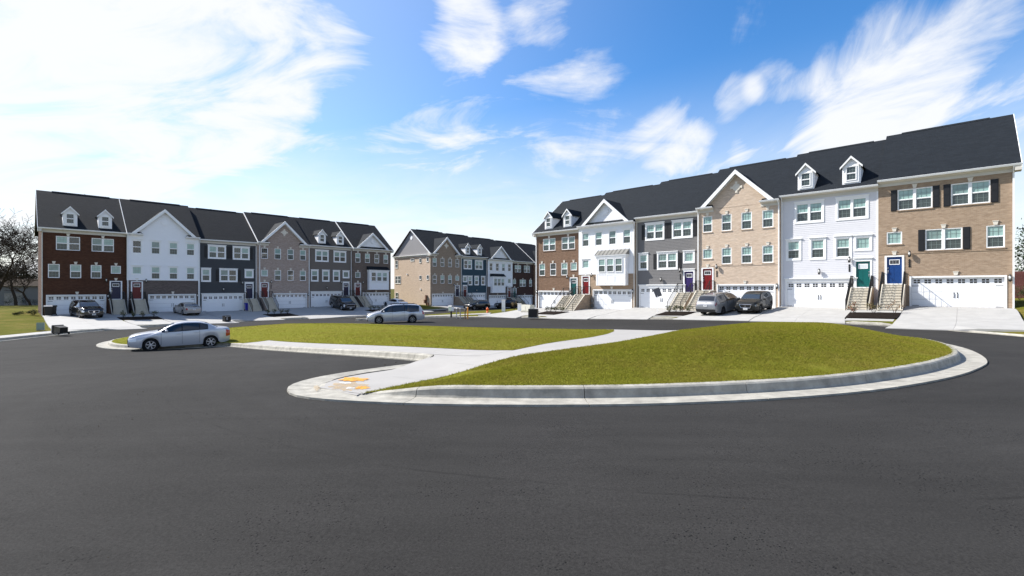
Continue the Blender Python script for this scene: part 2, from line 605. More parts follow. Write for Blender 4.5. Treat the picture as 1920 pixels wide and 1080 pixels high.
mat('pane_screen', (0.05, 0.064, 0.06), 0.18, 0.5, var=0.15, vscale=1.7, coat=0.35)
mat('pane_dark', (0.012, 0.016, 0.018), 0.05, 0.7, coat=0.5)
mat('pane_curtain', (0.16, 0.24, 0.22), 0.12, 0.6, var=0.3, vscale=2.0, coat=0.6)
mat('garage_pane', (0.012, 0.014, 0.016), 0.08, 0.6)
mat('door_glass', (0.03, 0.03, 0.034), 0.1, 0.6)
mat('door_glass_frosted', (0.62, 0.66, 0.66), 0.3, 0.5)
mat('door_navy', (0.012, 0.012, 0.045), 0.4, 0.4, var=0.04, vscale=4)
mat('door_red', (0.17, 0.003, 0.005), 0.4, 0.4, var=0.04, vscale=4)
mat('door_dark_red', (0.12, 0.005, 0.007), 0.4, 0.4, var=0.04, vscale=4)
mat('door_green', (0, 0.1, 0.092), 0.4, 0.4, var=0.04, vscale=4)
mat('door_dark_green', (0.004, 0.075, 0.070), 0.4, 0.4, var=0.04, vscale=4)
mat('door_blue', (0.004, 0.042, 0.175), 0.4, 0.4, var=0.04, vscale=4)
mat('door_purple', (0.028, 0.013, 0.1), 0.4, 0.4, var=0.04, vscale=4)
mat('lamp_glass', (0.75, 0.73, 0.68), 0.15, 0.5)
mat('steel', (0.55, 0.55, 0.56), 0.3, 0.5, metal=0.9)
mat('chrome', (0.75, 0.75, 0.77), 0.12, 0.6, metal=1.0)
mat('mulch', (0.012, 0.008, 0.006), 0.95, 0.1, var=0.5, vscale=14, bump=0.04, bscale=18)
mat('soil', (0.07, 0.052, 0.032), 0.95, 0.1, var=0.3, vscale=1.5, bump=0.02, bscale=20)


def spray_mat(name, c, lo, hi):
    """spray-can paint that thins out to bare concrete in speckles"""
    m = mat(name, c, 0.85, 0.15, var=0.15, vscale=9)
    L = m.node_tree.links
    t = nd(m, 'ShaderNodeTexCoord')
    n = nd(m, 'ShaderNodeTexNoise')
    n.inputs['Scale'].default_value = 9
    n.inputs['Detail'].default_value = 8
    n.inputs['Roughness'].default_value = 0.8
    L.new(t.outputs['Object'], n.inputs['Vector'])
    r = nd(m, 'ShaderNodeMapRange')
    r.inputs['From Min'].default_value = lo
    r.inputs['From Max'].default_value = hi
    L.new(n.outputs['Fac'], r.inputs['Value'])
    L.new(r.outputs[0], m.node_tree.nodes['Principled BSDF'].inputs['Alpha'])


spray_mat('orange_paint', (0.58, 0.275, 0.05), 0.28, 0.52)
spray_mat('white_paint', (0.62, 0.61, 0.58), 0.36, 0.58)
spray_mat('stain_warm', (0.46, 0.32, 0.16), 0.32, 0.80)
mat('tyre', (0.012, 0.012, 0.013), 0.85, 0.2)
mat('car_black_trim', (0.010, 0.010, 0.011), 0.5, 0.3)
mat('car_glass', (0.006, 0.008, 0.010), 0.03, 0.8, coat=0.4)
mat('car_glass_sky', (0.020, 0.028, 0.034), 0.02, 1.0, coat=1.0)
mat('rim_alloy', (0.55, 0.55, 0.57), 0.3, 0.5, metal=0.75)
mat('rim_dark', (0.05, 0.05, 0.055), 0.35, 0.5, metal=0.6)
mat('rim_grey', (0.25, 0.25, 0.26), 0.35, 0.5, metal=0.7)
mat('head_lens', (0.72, 0.74, 0.76), 0.08, 0.8, coat=1.0)
mat('head_lens_dark', (0.10, 0.105, 0.11), 0.08, 0.8, coat=1.0)
mat('tail_lens', (0.36, 0.008, 0.010), 0.12, 0.6, coat=1.0)
mat('tail_lens_dark', (0.10, 0.012, 0.014), 0.12, 0.6, coat=1.0)
mat('plate_white', (0.72, 0.73, 0.74), 0.4, 0.4)
mat('paint_silver_blue', (0.50, 0.505, 0.53), 0.28, 0.5, metal=0.25, coat=0.6)
mat('paint_silver', (0.50, 0.505, 0.53), 0.25, 0.6, metal=0.35, coat=0.8)
mat('paint_grey_silver', (0.20, 0.205, 0.215), 0.3, 0.5, metal=0.3, coat=0.6)
mat('paint_gunmetal', (0.010, 0.0105, 0.010), 0.55, 0.15, coat=0.45)
mat('paint_black', (0.005, 0.0055, 0.007), 0.2, 0.4, coat=0.6)
mat('paint_beige', (0.36, 0.33, 0.3), 0.25, 0.6, metal=0.2, coat=0.8)
mat('paint_white', (0.76, 0.77, 0.79), 0.3, 0.5, coat=0.8)
mat('bin_black', (0.008, 0.008, 0.009), 0.4, 0.4)
mat('bin_blue', (0.008, 0.012, 0.30), 0.4, 0.4)
mat('bin_lid_grey', (0.28, 0.28, 0.29), 0.4, 0.4)
mat('utility_green', (0.26, 0.32, 0.27), 0.6, 0.3)
mat('utility_beige', (0.62, 0.60, 0.50), 0.6, 0.3)
mat('meter_grey', (0.16, 0.155, 0.15), 0.5, 0.4, var=0.3, vscale=5)
mat('rust_brown', (0.16, 0.085, 0.055), 0.8, 0.2, var=0.3, vscale=6)
mat('sign_grey', (0.13, 0.13, 0.14), 0.5, 0.3, var=0.15, vscale=6)
mat('hydrant_orange', (0.80, 0.14, 0.02), 0.5, 0.4)
mat('marker_orange', (0.75, 0.30, 0.04), 0.5, 0.4)
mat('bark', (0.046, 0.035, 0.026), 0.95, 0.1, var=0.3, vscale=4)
mat('far_bark', (0.15, 0.135, 0.12), 0.95, 0.1)  # paler copy of the bark, distance haze put into the colour
mat('evergreen', (0.014, 0.027, 0.01), 0.8, 0.2)
mat('evergreen_light', (0.03, 0.055, 0.016), 0.8, 0.2)
mat('evergreen_dark', (0.010, 0.018, 0.009), 0.85, 0.15)
mat('shrub_red', (0.20, 0.075, 0.045), 0.8, 0.2)
mat('shrub_olive', (0.13, 0.12, 0.045), 0.8, 0.2)
mat('shrub_dry', (0.22, 0.15, 0.08), 0.85, 0.2)
mat('shrub_green', (0.045, 0.06, 0.022), 0.8, 0.2)
mat('fence_red', (0.20, 0.075, 0.065), 0.8, 0.2, var=0.25, vscale=3)
mat('far_wall_grey', (0.2, 0.2, 0.195), 0.8, 0.2, var=0.06, vscale=1)

# ------------------------------------------------------------------ mesh helpers
class MB:
    """collects shapes; build() links them as ONE mesh object"""

    def __init__(s):
        s.v, s.f, s.m = [], [], []

    def quad(s, pts, mi=0):
        i = len(s.v)
        s.v += [tuple(p) for p in pts]
        s.f.append(tuple(range(i, i + len(pts))))
        s.m.append(mi)

    def box(s, x0, x1, y0, y1, z0, z1, mi=0):
        i = len(s.v)
        s.v += [(x, y, z) for z in (z0, z1) for y in (y0, y1) for x in (x0, x1)]
        for q in ((0, 2, 3, 1), (4, 5, 7, 6), (0, 1, 5, 4), (2, 6, 7, 3), (0, 4, 6, 2), (1, 3, 7, 5)):
            s.f.append(tuple(i + k for k in q))
            s.m.append(mi)

    def prism(s, poly, axis, a0, a1, mi=0):
        """poly: 2-D outline; extruded along axis ('x','y','z') from a0 to a1"""
        def p3(p, a):
            return {'x': (a, p[0], p[1]), 'y': (p[0], a, p[1]), 'z': (p[0], p[1], a)}[axis]
        i, n = len(s.v), len(poly)
        s.v += [p3(p, a0) for p in poly] + [p3(p, a1) for p in poly]
        s.f.append(tuple(i + k for k in range(n)))
        s.f.append(tuple(i + n + k for k in reversed(range(n))))
        s.m += [mi, mi]
        for k in range(n):
            j = (k + 1) % n
            s.f.append((i + j, i + k, i + n + k, i + n + j))
            s.m.append(mi)

    def tube(s, p0, p1, r0, r1=None, n=6, mi=0, cap=True):
        r1 = r0 if r1 is None else r1
        p0, p1 = Vector(p0), Vector(p1)
        d = (p1 - p0).normalized()
        a = d.cross(Vector((0, 0, 1)))
        if a.length < 1e-3:
            a = Vector((1, 0, 0))
        a.normalize()
        b = d.cross(a)
        i = len(s.v)
        for p, r in ((p0, r0), (p1, r1)):
            for k in range(n):
                t = 2 * math.pi * k / n
                s.v.append(tuple(p + (a * math.cos(t) + b * math.sin(t)) * r))
        for k in range(n):
            j = (k + 1) % n
            s.f.append((i + k, i + j, i + n + j, i + n + k))
            s.m.append(mi)
        if cap:
            s.f.append(tuple(i + k for k in reversed(range(n))))
            s.f.append(tuple(i + n + k for k in range(n)))
            s.m += [mi, mi]

    def lathe(s, prof, n=12, mi=0, cx=0, cy=0, axis='z', cap=True):
        """prof: (radius, height) pairs"""
        i = len(s.v)
        for r, h in prof:
            for k in range(n):
                t = 2 * math.pi * k / n
                a, b = r * math.cos(t), r * math.sin(t)
                s.v.append({'z': (cx + a, cy + b, h), 'y': (cx + a, h, cy + b)}[axis])
        for q in range(len(prof) - 1):
            for k in range(n):
                j = (k + 1) % n
                s.f.append((i + q * n + k, i + q * n + j, i + q * n + n + j, i + q * n + n + k))
                s.m.append(mi)
        if cap:
            s.f.append(tuple(i + k for k in reversed(range(n))))
            s.f.append(tuple(i + (len(prof) - 1) * n + k for k in range(n)))
            s.m += [mi, mi]

    def mesh(s, name, mats, smooth=False):
        me = bpy.data.meshes.new(name)
        me.from_pydata(s.v, [], s.f)
        for m in ([mats] if isinstance(mats, str) else mats):
            me.materials.append(MATS[m])
        me.polygons.foreach_set('material_index', s.m)
        if smooth:
            me.polygons.foreach_set('use_smooth', [True] * len(s.f))
        me.update()
        return me

    def build(s, name, mats, parent=None, loc=None, smooth=False):
        return link(name, s.mesh(name, mats, smooth), parent, loc)


def link(name, me, parent=None, loc=None, rz=None):
    o = bpy.data.objects.new(name, me)
    COL.objects.link(o)
    if parent is not None:
        o.parent = parent
    if loc is not None:
        o.location = loc
    if rz is not None:
        o.rotation_euler = (0, 0, rz)
    return o


def tag(o, label=None, cat=None, group=None, kind=None):
    if label:
        o['label'] = label
    if cat:
        o['category'] = cat
    if group:
        o['group'] = group
    if kind:
        o['kind'] = kind
    return o


def thing(name, label, cat, loc=(0, 0, 0), rz=0.0, group=None):
    o = bpy.data.objects.new(name, None)
    COL.objects.link(o)
    o.location = loc
    o.rotation_euler = (0, 0, rz)
    return tag(o, label, cat, group)


# ------------------------------------------------------------------ lie of the land
F = 880.0
ANG = math.atan((960 - 31.4) / F)
dR = np.array([math.sin(ANG), -math.cos(ANG)])     # along the right-hand row, left to right
R0 = np.array([34.15, 31.9]) - 7.32 * 6 * dR
dL = np.array([math.cos(ANG), math.sin(ANG)])      # along the two left-hand rows
L0 = np.array([-52.13, 52.0])
M0 = np.array([-15.04, 86.5])
ROWS = {'R': (R0, dR), 'L': (L0, dL), 'M': (M0, dL)}


def P2(row, u, d):
    """u metres along a row, d metres out from its fronts"""
    o, t = ROWS[row]
    return o + t * u + np.array([t[1], -t[0]]) * d


CP = [(0, 0, -1.9), (0, 8, -1.9), (9.5, 10.5, -1.88), (-5, 8, -1.97), (20, 8, -1.85), (20, 0, -1.8), (-15, 6, -2.35), (-20, 0, -2.5), (30, 18, -2.05), (0, -12, -1.85), (25, -12, -1.75), (-25, -12, -2.6),
      (-18, 25.5, -3.33), (-10.8, 42.3, -3.2), (-27, 25, -3.3), (-34.9, 35.7, -3.45), (-45, 20, -3.4), (-60, 30, -3.3)]
for u, b, e in [(4.7, -2.6, -3.2), (12, -2.45, -3.1), (19, -2.15, -2.85), (26, -1.95, -2.62), (33, -1.68, -2.45), (40, -1.43, -2.32)]:
    for d_, z_ in ((0, b), (-13, b), (9, e), (-40, b)):
        CP.append((*P2('R', u, d_), z_))
CP.append((*P2('R', 48, 0), -1.35))
CP.append((*P2('R', 48, 9), -2.2))
CP.append((*P2('R', -6, 4), -3.3))
for u, b, e in [(3.6, -3.1, -3.5), (11, -3.15, -3.65), (18, -3.3, -3.85), (26, -3.2, -3.85), (33, -3.15, -3.85), (40, -3.1, -3.8)]:
    for d_, z_ in ((0, b), (-13, b), (11, e), (-40, b)):
        CP.append((*P2('L', u, d_), z_))
CP.append((*P2('L', -8, 0), -3.05))
CP.append((*P2('L', -20, -10), -3.0))
for u, b, e in [(3.6, -3.35, -3.85), (11, -3.5, -3.9), (18, -3.8, -4.05), (25, -3.95, -4.2), (33, -4.1, -4.3)]:
    for d_, z_ in ((0, b), (-13, b), (8.5, e)):
        CP.append((*P2('M', u, d_), z_))
CP = np.array(CP, float)
CP[:, 2] += CAM_Z


def _phi(r2):
    return 0.5 * r2 * np.log(r2 + 1e-9)


def _fit():
    n = len(CP)
    d2 = ((CP[:, None, :2] - CP[None, :, :2]) ** 2).sum(-1)
    A = np.zeros((n + 3, n + 3))
    A[:n, :n] = _phi(d2) + 4.0 * np.eye(n)
    A[:n, n] = 1
    A[:n, n + 1:] = CP[:, :2]
    A[n, :n] = 1
    A[n + 1:, :n] = CP[:, :2].T
    b = np.zeros(n + 3)
    b[:n] = CP[:, 2]
    return np.linalg.solve(A, b)


CC = _fit()


def zt(x, y):
    """height of the road surface / natural ground"""
    x, y = np.asarray(x, float), np.asarray(y, float)
    cx, cy = np.clip(x, -75, 70), np.clip(y, -30, 125)
    d2 = (cx[..., None] - CP[:, 0]) ** 2 + (cy[..., None] - CP[:, 1]) ** 2
    z = _phi(d2) @ CC[:len(CP)] + CC[-3] + CC[-2] * cx + CC[-1] * cy
    return np.clip(z, -3.2, 1.6)


def ray(px, py, off=0.0):
    """plan position of the ground seen at a pixel of the 1920x1080 photograph (used to survey the site)"""
    k, s_ = (px - 960) / F, (py - 540) / F
    Y = 20.0
    for _ in range(120):
        Y = 0.5 * Y + 0.5 * (CAM_Z - (float(zt(k * Y, Y)) + off)) / s_
    return np.array([k * Y, Y])


def inside(poly, x, y):
    poly = np.asarray(poly)
    r = np.zeros(np.shape(x), bool)
    n = len(poly)
    for i in range(n):
        x0, y0 = poly[i]
        x1, y1 = poly[(i + 1) % n]
        if y0 == y1:
            continue
        c = (y0 > y) != (y1 > y)
        r ^= c & (x < (x1 - x0) * (y - y0) / (y1 - y0) + x0)
    return r


def dist_poly(poly, x, y):
    poly = np.asarray(poly)
    best = np.full(np.shape(x), 1e9)
    for i in range(len(poly)):
        a, b = poly[i], poly[(i + 1) % len(poly)]
        e = b - a
        t = np.clip(((x - a[0]) * e[0] + (y - a[1]) * e[1]) / max(e @ e, 1e-9), 0, 1)
        best = np.minimum(best, np.hypot(x - a[0] - t * e[0], y - a[1] - t * e[1]))
    return best


def resample(poly, step, closed=True):
    poly = [np.asarray(p, float) for p in poly]
    out = []
    n = len(poly)
    for i in range(n if closed else n - 1):
        a, b = poly[i], poly[(i + 1) % n]
        k = max(1, int(math.ceil(np.linalg.norm(b - a) / step)))
        out += [a + (b - a) * j / k for j in range(k)]
    if not closed:
        out.append(poly[-1])
    return np.array(out)


def chaikin(poly, it=2, closed=True):
    p = np.asarray(poly, float)
    for _ in range(it):
        q = []
        n = len(p)
        for i in range(n if closed else n - 1):
            a, b = p[i], p[(i + 1) % n]
            q += [a * .75 + b * .25, a * .25 + b * .75]
        if not closed:
            q = [p[0]] + q + [p[-1]]
        p = np.array(q)
    return p


def offset_poly(poly, d):
    """moves a closed outline inwards by d (array or number) along its vertex normals"""
    p = np.asarray(poly, float)
    area = 0.5 * np.sum(p[:, 0] * np.roll(p[:, 1], -1) - np.roll(p[:, 0], -1) * p[:, 1])
    t = np.roll(p, -1, 0) - np.roll(p, 1, 0)
    t /= np.linalg.norm(t, axis=1)[:, None] + 1e-9
    n = np.stack([-t[:, 1], t[:, 0]], 1) * (1 if area > 0 else -1)
    return p + n * (d[:, None] if isinstance(d, np.ndarray) else d)


def drape_mesh(name, poly, hfun, mats, step=1.5, skirt=0.0, inner=True):
    """a sheet over the outline 'poly' following the ground; skirt > 0 gives it a thickness"""
    b = resample(poly, step)
    verts = [Vector((p[0], p[1])) for p in b]
    nb = len(verts)
    if inner:
        lo, hi = b.min(0), b.max(0)
        gx, gy = np.meshgrid(np.arange(lo[0], hi[0], step), np.arange(lo[1], hi[1], step * 0.87))
        gx = gx + (np.arange(gx.shape[0]) % 2)[:, None] * step * .5
        gx, gy = gx.ravel(), gy.ravel()
        k = inside(b, gx, gy)
        gx, gy = gx[k], gy[k]
        k = dist_poly(b, gx, gy) > step * 0.35
        verts += [Vector((x, y)) for x, y in zip(gx[k], gy[k])]
    r = delaunay_2d_cdt(verts, [], [list(range(nb))], 1, 1e-5)
    vs, fs = r[0], r[2]
    a = np.array([(v.x, v.y) for v in vs])
    z = hfun(a[:, 0], a[:, 1])
    V = [(a[i, 0], a[i, 1], float(z[i])) for i in range(len(a))]
    FF = []
    for f in fs:
        f = list(f)
        p, q, s_ = (a[f[0]], a[f[1]], a[f[2]])
        if (q[0] - p[0]) * (s_[1] - p[1]) - (q[1] - p[1]) * (s_[0] - p[0]) < 0:
            f.reverse()
        FF.append(f)
    if skirt > 0:
        base = len(V)
        zb = hfun(b[:, 0], b[:, 1])
        for i in range(nb):
            V.append((b[i, 0], b[i, 1], float(zb[i])))
            V.append((b[i, 0], b[i, 1], float(zb[i]) - skirt))
        ar = np.sum(b[:, 0] * np.roll(b[:, 1], -1) - np.roll(b[:, 0], -1) * b[:, 1])
        for i in range(nb):
            j = (i + 1) % nb
            q = [base + 2 * i, base + 2 * i + 1, base + 2 * j + 1, base + 2 * j]
            if ar < 0:
                q.reverse()
            FF.append(q)
    me = bpy.data.meshes.new(name)
    me.from_pydata(V, [], FF)
    for m in ([mats] if isinstance(mats, str) else mats):
        me.materials.append(MATS[m])
    me.update()
    return me


def drape(name, poly, hfun, mats, step=1.5, skirt=0.0, parent=None, kind=None, inner=True):
    o = link(name, drape_mesh(name, poly, hfun, mats, step, skirt, inner), parent)
    if kind:
        o['kind'] = kind
    return o


def clip_half(poly, p, n):
    """part of a polygon on the side of the line through p that n points to"""
    out = []
    m = len(poly)
    for i in range(m):
        a, b = np.asarray(poly[i]), np.asarray(poly[(i + 1) % m])
        da, db = (a - p) @ n, (b - p) @ n
        if da >= 0:
            out.append(a)
        if (da > 0) != (db > 0):
            out.append(a + (b - a) * da / (da - db))
    return out


# ------------------------------------------------------------------ ground, road
def ground_mesh():
    xs = np.concatenate([[-1500, -700, -350, -200, -140, -105], np.arange(-90, 91, 5.0), [110, 150, 220, 360, 700, 1500]])
    ys = np.concatenate([[-300, -150, -90, -60], np.arange(-40, 146, 5.0), [165, 200, 260, 380, 700, 1600]])
    gx, gy = np.meshgrid(xs, ys)
    z = zt(gx, gy) - 0.16
    nx = len(xs)
    V = [(float(x), float(y), float(h)) for x, y, h in zip(gx.ravel(), gy.ravel(), z.ravel())]
    Fc = [(r * nx + c, r * nx + c + 1, (r + 1) * nx + c + 1, (r + 1) * nx + c) for r in range(len(ys) - 1) for c in range(nx - 1)]
    me = bpy.data.meshes.new('ground')
    me.from_pydata(V, [], Fc)
    me.materials.append(MATS['wild_turf'])
    return me


tag(link('ground', ground_mesh()), kind='structure')

# the kerb lines, surveyed from the picture and then drawn in plan
r_kerb = [P2('R', u, d) for u, d in ((-9, 20), (-6, 16.5), (-2.2, 12.6), (2, 10.9), (6, 9.9), (12, 9.3), (20, 8.9), (28, 8.7), (33, 8.8), (38, 9.4), (42, 11.3), (45, 15), (46.5, 21), (46.7, 29), (46.0, 40), (46, 60))]
r_kerb = chaikin(r_kerb, 2, False)
m_side = [P2('R', u, d) for u, d in ((-9, 20), (-10.3, 18), (-10.6, 15), (-9.8, 10), (-9.6, -30))]


def shift_line(line, d):
    t = np.gradient(np.asarray(line), axis=0)
    t /= np.linalg.norm(t, axis=1)[:, None] + 1e-9
    return line + np.stack([-t[:, 1], t[:, 0]], 1) * d


r_yard = np.concatenate([shift_line(r_kerb, .62), [P2('R', 75, 60), P2('R', 75, -30)], np.array(m_side)[::-1]])
l_kerb = [ray(*p) for p in [(0, 641), (60, 634), (110, 629), (150, 624.5), (190, 621), (240, 616.5), (300, 612), (385, 607.5), (450, 603.5), (490, 601), (560, 598.5), (640, 596.0), (700, 593)]]
l_kerb = [np.array([-34.5, -20.0]), np.array([-33.5, 10.0]), np.array([-32.6, 22.0])] + l_kerb + [P2('M', -9, 8.5), P2('M', -3, 7.0), P2('M', 6, 6.6), P2('M', 20, 6.4), P2('M', 45, 6.2)]
l_kerb = chaikin(l_kerb, 2, False)
l_yard = np.concatenate([shift_line(l_kerb, .62), [P2('M', 45, -40), P2('L', -40, -40), np.array([-90, 20]), np.array([-90, -20])]])
road_poly = np.array([(-36, -25), (75, -25), (75, 10), (40, 30), P2('R', 44, 5), P2('R', 30, 5), P2('R', 0, 6), P2('R', -6, 10), P2('R', -8, -22), P2('M', 45, 4), P2('M', -2, 4.5), P2('L', 43, 6), P2('L', 18, 9), P2('L', 5, 12), P2('L', -4, 20), (-38, 20)])
drape('road', road_poly, lambda x, y: zt(x, y), 'asphalt', 2.0, kind='structure')

KERB_H = 0.14


def yard_h(x, y):
    return zt(x, y) + KERB_H


def smooth(a, b, v):
    t = np.clip((v - a) / (b - a), 0, 1)
    return t * t * (3 - 2 * t)


drape('front_yard', r_yard, lambda x, y: yard_h(x, y), 'yard_turf', 2.2, kind='structure')
drape('front_yard', l_yard, lambda x, y: yard_h(x, y), 'yard_turf', 2.2, kind='structure')


def kerb_pieces(root, line, closed, hscale, pan, seg=3.0, top=0.16, joint=0.012, low_from=None):
    """kerb and gutter cast in pieces with open joints; 'line' is the outer edge of the gutter, the kerb stands to its left"""
    L_ = np.asarray(line, float)
    if closed:
        L_ = np.vstack([L_, L_[:1]])
    sl = np.concatenate([[0], np.cumsum(np.linalg.norm(np.diff(L_, axis=0), axis=1))])
    tot = sl[-1]
    npc = max(1, int(round(tot / seg)))

    def at(s_):
        s_ = np.clip(s_, 0, tot)
        return np.array([np.interp(s_, sl, L_[:, 0]), np.interp(s_, sl, L_[:, 1])])

    for k in range(npc):
        s0, s1 = tot * k / npc + joint / 2, tot * (k + 1) / npc - joint / 2
        ns = 9
        mb = MB()
        rings = []
        for q in range(ns):
            s_ = s0 + (s1 - s0) * q / (ns - 1)
            p = at(s_)
            t = at(s_ + .25) - at(s_ - .25)
            t /= np.linalg.norm(t) + 1e-9
            n = np.array([-t[1], t[0]])
            hs_ = hscale(s_, p) if callable(hscale) else hscale
            pw = pan(s_, p) if callable(pan) else pan
            hh = 0.175 * hs_
            prof = [(0.0, -.10), (0.0, .034), (pw * .55, .014), (pw, .016), (pw + .02, .016 + hh * .2), (pw + .045, hh - .03 * hs_ + .016),
                    (pw + .075, hh + .012), (pw + .11, hh + .020), (pw + top + .03, hh + .024), (pw + top + .03, -.10)]
            z = float(zt(*p))
            rings.append([(p[0] + n[0] * d_, p[1] + n[1] * d_, z + h_) for d_, h_ in prof])
        m = len(rings[0])
        for q in range(ns - 1):
            for j in range(m - 1):
                mb.quad([rings[q][j], rings[q + 1][j], rings[q + 1][j + 1], rings[q][j + 1]][::-1])
        mb.quad(rings[0])
        mb.quad(rings[-1][::-1])
        mb.build('kerb_piece', 'kerb_concrete', root)


# ------------------------------------------------------------------ the island
ISL_UD = [(u - .20 * max(0.0, min(1.0, (u - 37.5) / 3.0)), d) for u, d in [(5, 43.6), (2.4, 43.0), (0, 41.3), (-1.9, 38.5), (-3.3, 35), (-4.3, 31.5), (-4.0, 28.8), (-1.5, 27.0), (3, 26.0), (7, 25.2), (14, 22.9), (20, 21.2), (26, 20), (32, 18.2), (37, 17.2), (39.4, 17.7), (40.8, 19.4),
          (41.5, 22.8), (41.8, 26), (41.9, 29.1), (41.7, 30.9), (41.3, 33.2), (40.4, 35.8), (39.4, 37.5), (38.3, 38.9), (37.2, 40.1), (35.5, 41.6), (34.2, 42.5), (32.9, 43.15), (32.0, 43.2), (31.1, 42.8), (30.5, 42.0), (30.25, 41.1), (30.15, 40.2),
          (30.02, 39.0), (29.98, 38.6), (29.6, 38.42), (25, 38.45), (18.3, 38.4), (12.4, 38.4), (11.2, 38.7), (10.5, 39.6), (9.9, 41.2), (8.9, 42.5), (7.4, 43.3)]]
isl_out = chaikin([P2('R', u, d) for u, d in ISL_UD], 3)
if np.sum(isl_out[:, 0] * np.roll(isl_out[:, 1], -1) - np.roll(isl_out[:, 0], -1) * isl_out[:, 1]) < 0:
    isl_out = isl_out[::-1].copy()
ROT_R = (R0, dR, np.array([dR[1], -dR[0]]))


def ud(p):
    q = np.asarray(p) - R0
    return q @ dR, q @ ROT_R[2]


def isl_hscale(s_, p):
    u, d_ = ud(p)
    h = 1.0
    # the kerb dips to nothing round the ramp at the near tip
    t = 0.0
    if d_ > 38.55 and u > 28:
        if u < 33.3:
            t = 1.0
        elif u < 35.1:
            t = (35.1 - u) / 1.8
        if d_ < 39.5 and u < 31:
            t = max(0.0, (d_ - 38.55) / .95)
    return h * (1 - float(smooth(0, 1, t))) + 0.001


def isl_pan(s_, p):
    u, d_ = ud(p)
    if 11.5 < u < 31.2 and d_ > 38 and d_ < 40.4:
        return 0.14 + 0.36 * float(smooth(39.0, 40.4, d_))
    return 0.50


isl = thing('traffic_island', 'oval grassed traffic island with pale concrete kerb and diagonal path', 'island', (0, 0, 0))
kerb_pieces(isl, isl_out, True, isl_hscale, isl_pan)
mat('path_concrete', (0.315, 0.300, 0.280), 0.85, 0.25, var=0.06, vscale=0.9, bump=0.002, bscale=60)


def isl_h(x, y):
    d_ = dist_poly(isl_out, x, y)
    q = np.stack([np.asarray(x) - R0[0], np.asarray(y) - R0[1]], -1)
    u, dd = q @ dR, q @ ROT_R[2]
    # the near end of the path is a ramp; the lawn right of the path swells to a low mound
    ramp = smooth(38.05, 40.4, dd) * (1 - smooth(33.0, 34.8, u)) * (u > 28)
    right = smooth(-0.6, 4.6, u - np.interp(dd, PR_D, PR_U))
    sw = smooth(0.5, 4.6, d_)
    return zt(x, y) + (0.185 * (1 - ramp) + 0.022 * ramp) + (0.20 + MOUND * right) * sw * (1 - ramp)


MOUND = 0.46
PR_D = [19, 22.7, 26.5, 30, 33.5, 36.8, 43]
PR_U = [30.7, 30.3, 31.2, 32.3, 33.3, 33.6, 33.7]


isl_in = offset_poly(isl_out, np.array([isl_pan(0, p) + 0.18 for p in isl_out]))
isl_body = offset_poly(isl_out, np.array([isl_pan(0, p) + 0.10 for p in isl_out]))
drape('soil_bed', isl_body, lambda x, y: isl_h(x, y) - 0.07, 'soil', 1.2, parent=isl)

# path from the near tip to the far kerb, with flared ends; centre line and half widths in (u, D)
PATH_LR = [(42.48, 31.95, 33.35), (41.2, 31.9, 33.05), (40, 31.85, 32.92), (39, 31.85, 33.05), (38, 31.85, 33.45), (37, 31.8, 33.6), (36, 31.7, 33.66), (34, 31.4, 33.45), (31, 30.7, 32.8), (28, 29.6, 32.1), (25, 28.2, 31.25), (22.6, 26.8, 30.7), (20.9, 25.0, 30.6), (19.9, 24.5, 30.9)]
PATH = [((l + r) / 2, d, (r - l) / 2) for d, l, r in PATH_LR]
pc = np.array([P2('R', u, d) for u, d, _ in PATH])
ph = np.array([h for _, _, h in PATH])
ps = np.concatenate([[0], np.cumsum(np.linalg.norm(np.diff(pc, axis=0), axis=1))])


def path_at(s_):
    p = np.array([np.interp(s_, ps, pc[:, 0]), np.interp(s_, ps, pc[:, 1])])
    q = np.array([np.interp(s_ + .6, ps, pc[:, 0]), np.interp(s_ + .6, ps, pc[:, 1])]) - np.array([np.interp(s_ - .6, ps, pc[:, 0]), np.interp(s_ - .6, ps, pc[:, 1])])
    q /= np.linalg.norm(q)
    n = np.array([-q[1], q[0]])
    h = np.interp(s_, ps, ph)
    return p + n * h, p - n * h


walk = thing('island_path', 'pale concrete footpath cutting across the traffic island', 'path', (0, 0, 0))
walk['kind'] = 'structure'
npth = 14
pl, pr = [], []
for k in range(npth):
    s0, s1 = ps[-1] * k / npth + .004, ps[-1] * (k + 1) / npth - .004
    a, b = path_at(s0)
    c, d_ = path_at(s1)
    m0, m1 = path_at((s0 + s1) / 2)
    poly = [a, b, m1, d_, c, m0]
    drape('slab', poly, lambda x, y: isl_h(x, y) + 0.012, 'path_concrete', 0.8, 0.10, parent=walk)
    pl += [a, m0]
    pr += [b, m1]
pl.append(c)
pr.append(d_)
pl, pr = np.array(pl), np.array(pr)
# is 'pl' on the small-u side?
if ud(pl[4])[0] > ud(pr[4])[0]:
    pl, pr = pr, pl
# the ramp apron round the near tip, between the kerb line and the path
ia = int(np.argmin(np.hypot(*(isl_in - P2('R', 29.0, 38.08)).T)))
ib_ = int(np.argmin(np.hypot(*(isl_in - P2('R', 31.95, 42.5)).T)))
nn = len(isl_in)
fw = [(ia + k) % nn for k in range((ib_ - ia) % nn + 1)]
bw = [(ia - k) % nn for k in range((ia - ib_) % nn + 1)]
run0 = fw if len(fw) < len(bw) else bw
apron = [isl_in[k] for k in run0] + [P2('R', q_, d) for q_, d in ((31.93, 42.5), (31.89, 41.2), (31.83, 40), (31.83, 38.075))]
drape('slab', apron, lambda x, y: isl_h(x, y) + 0.006, 'path_concrete', 0.5, 0.10, parent=walk)
ic = int(np.argmin(np.hypot(*(isl_in - P2('R', 33.4, 42.6)).T)))
fw = [(ib_ + k) % nn for k in range((ic - ib_) % nn + 1)]
bw = [(ib_ - k) % nn for k in range((ib_ - ic) % nn + 1)]
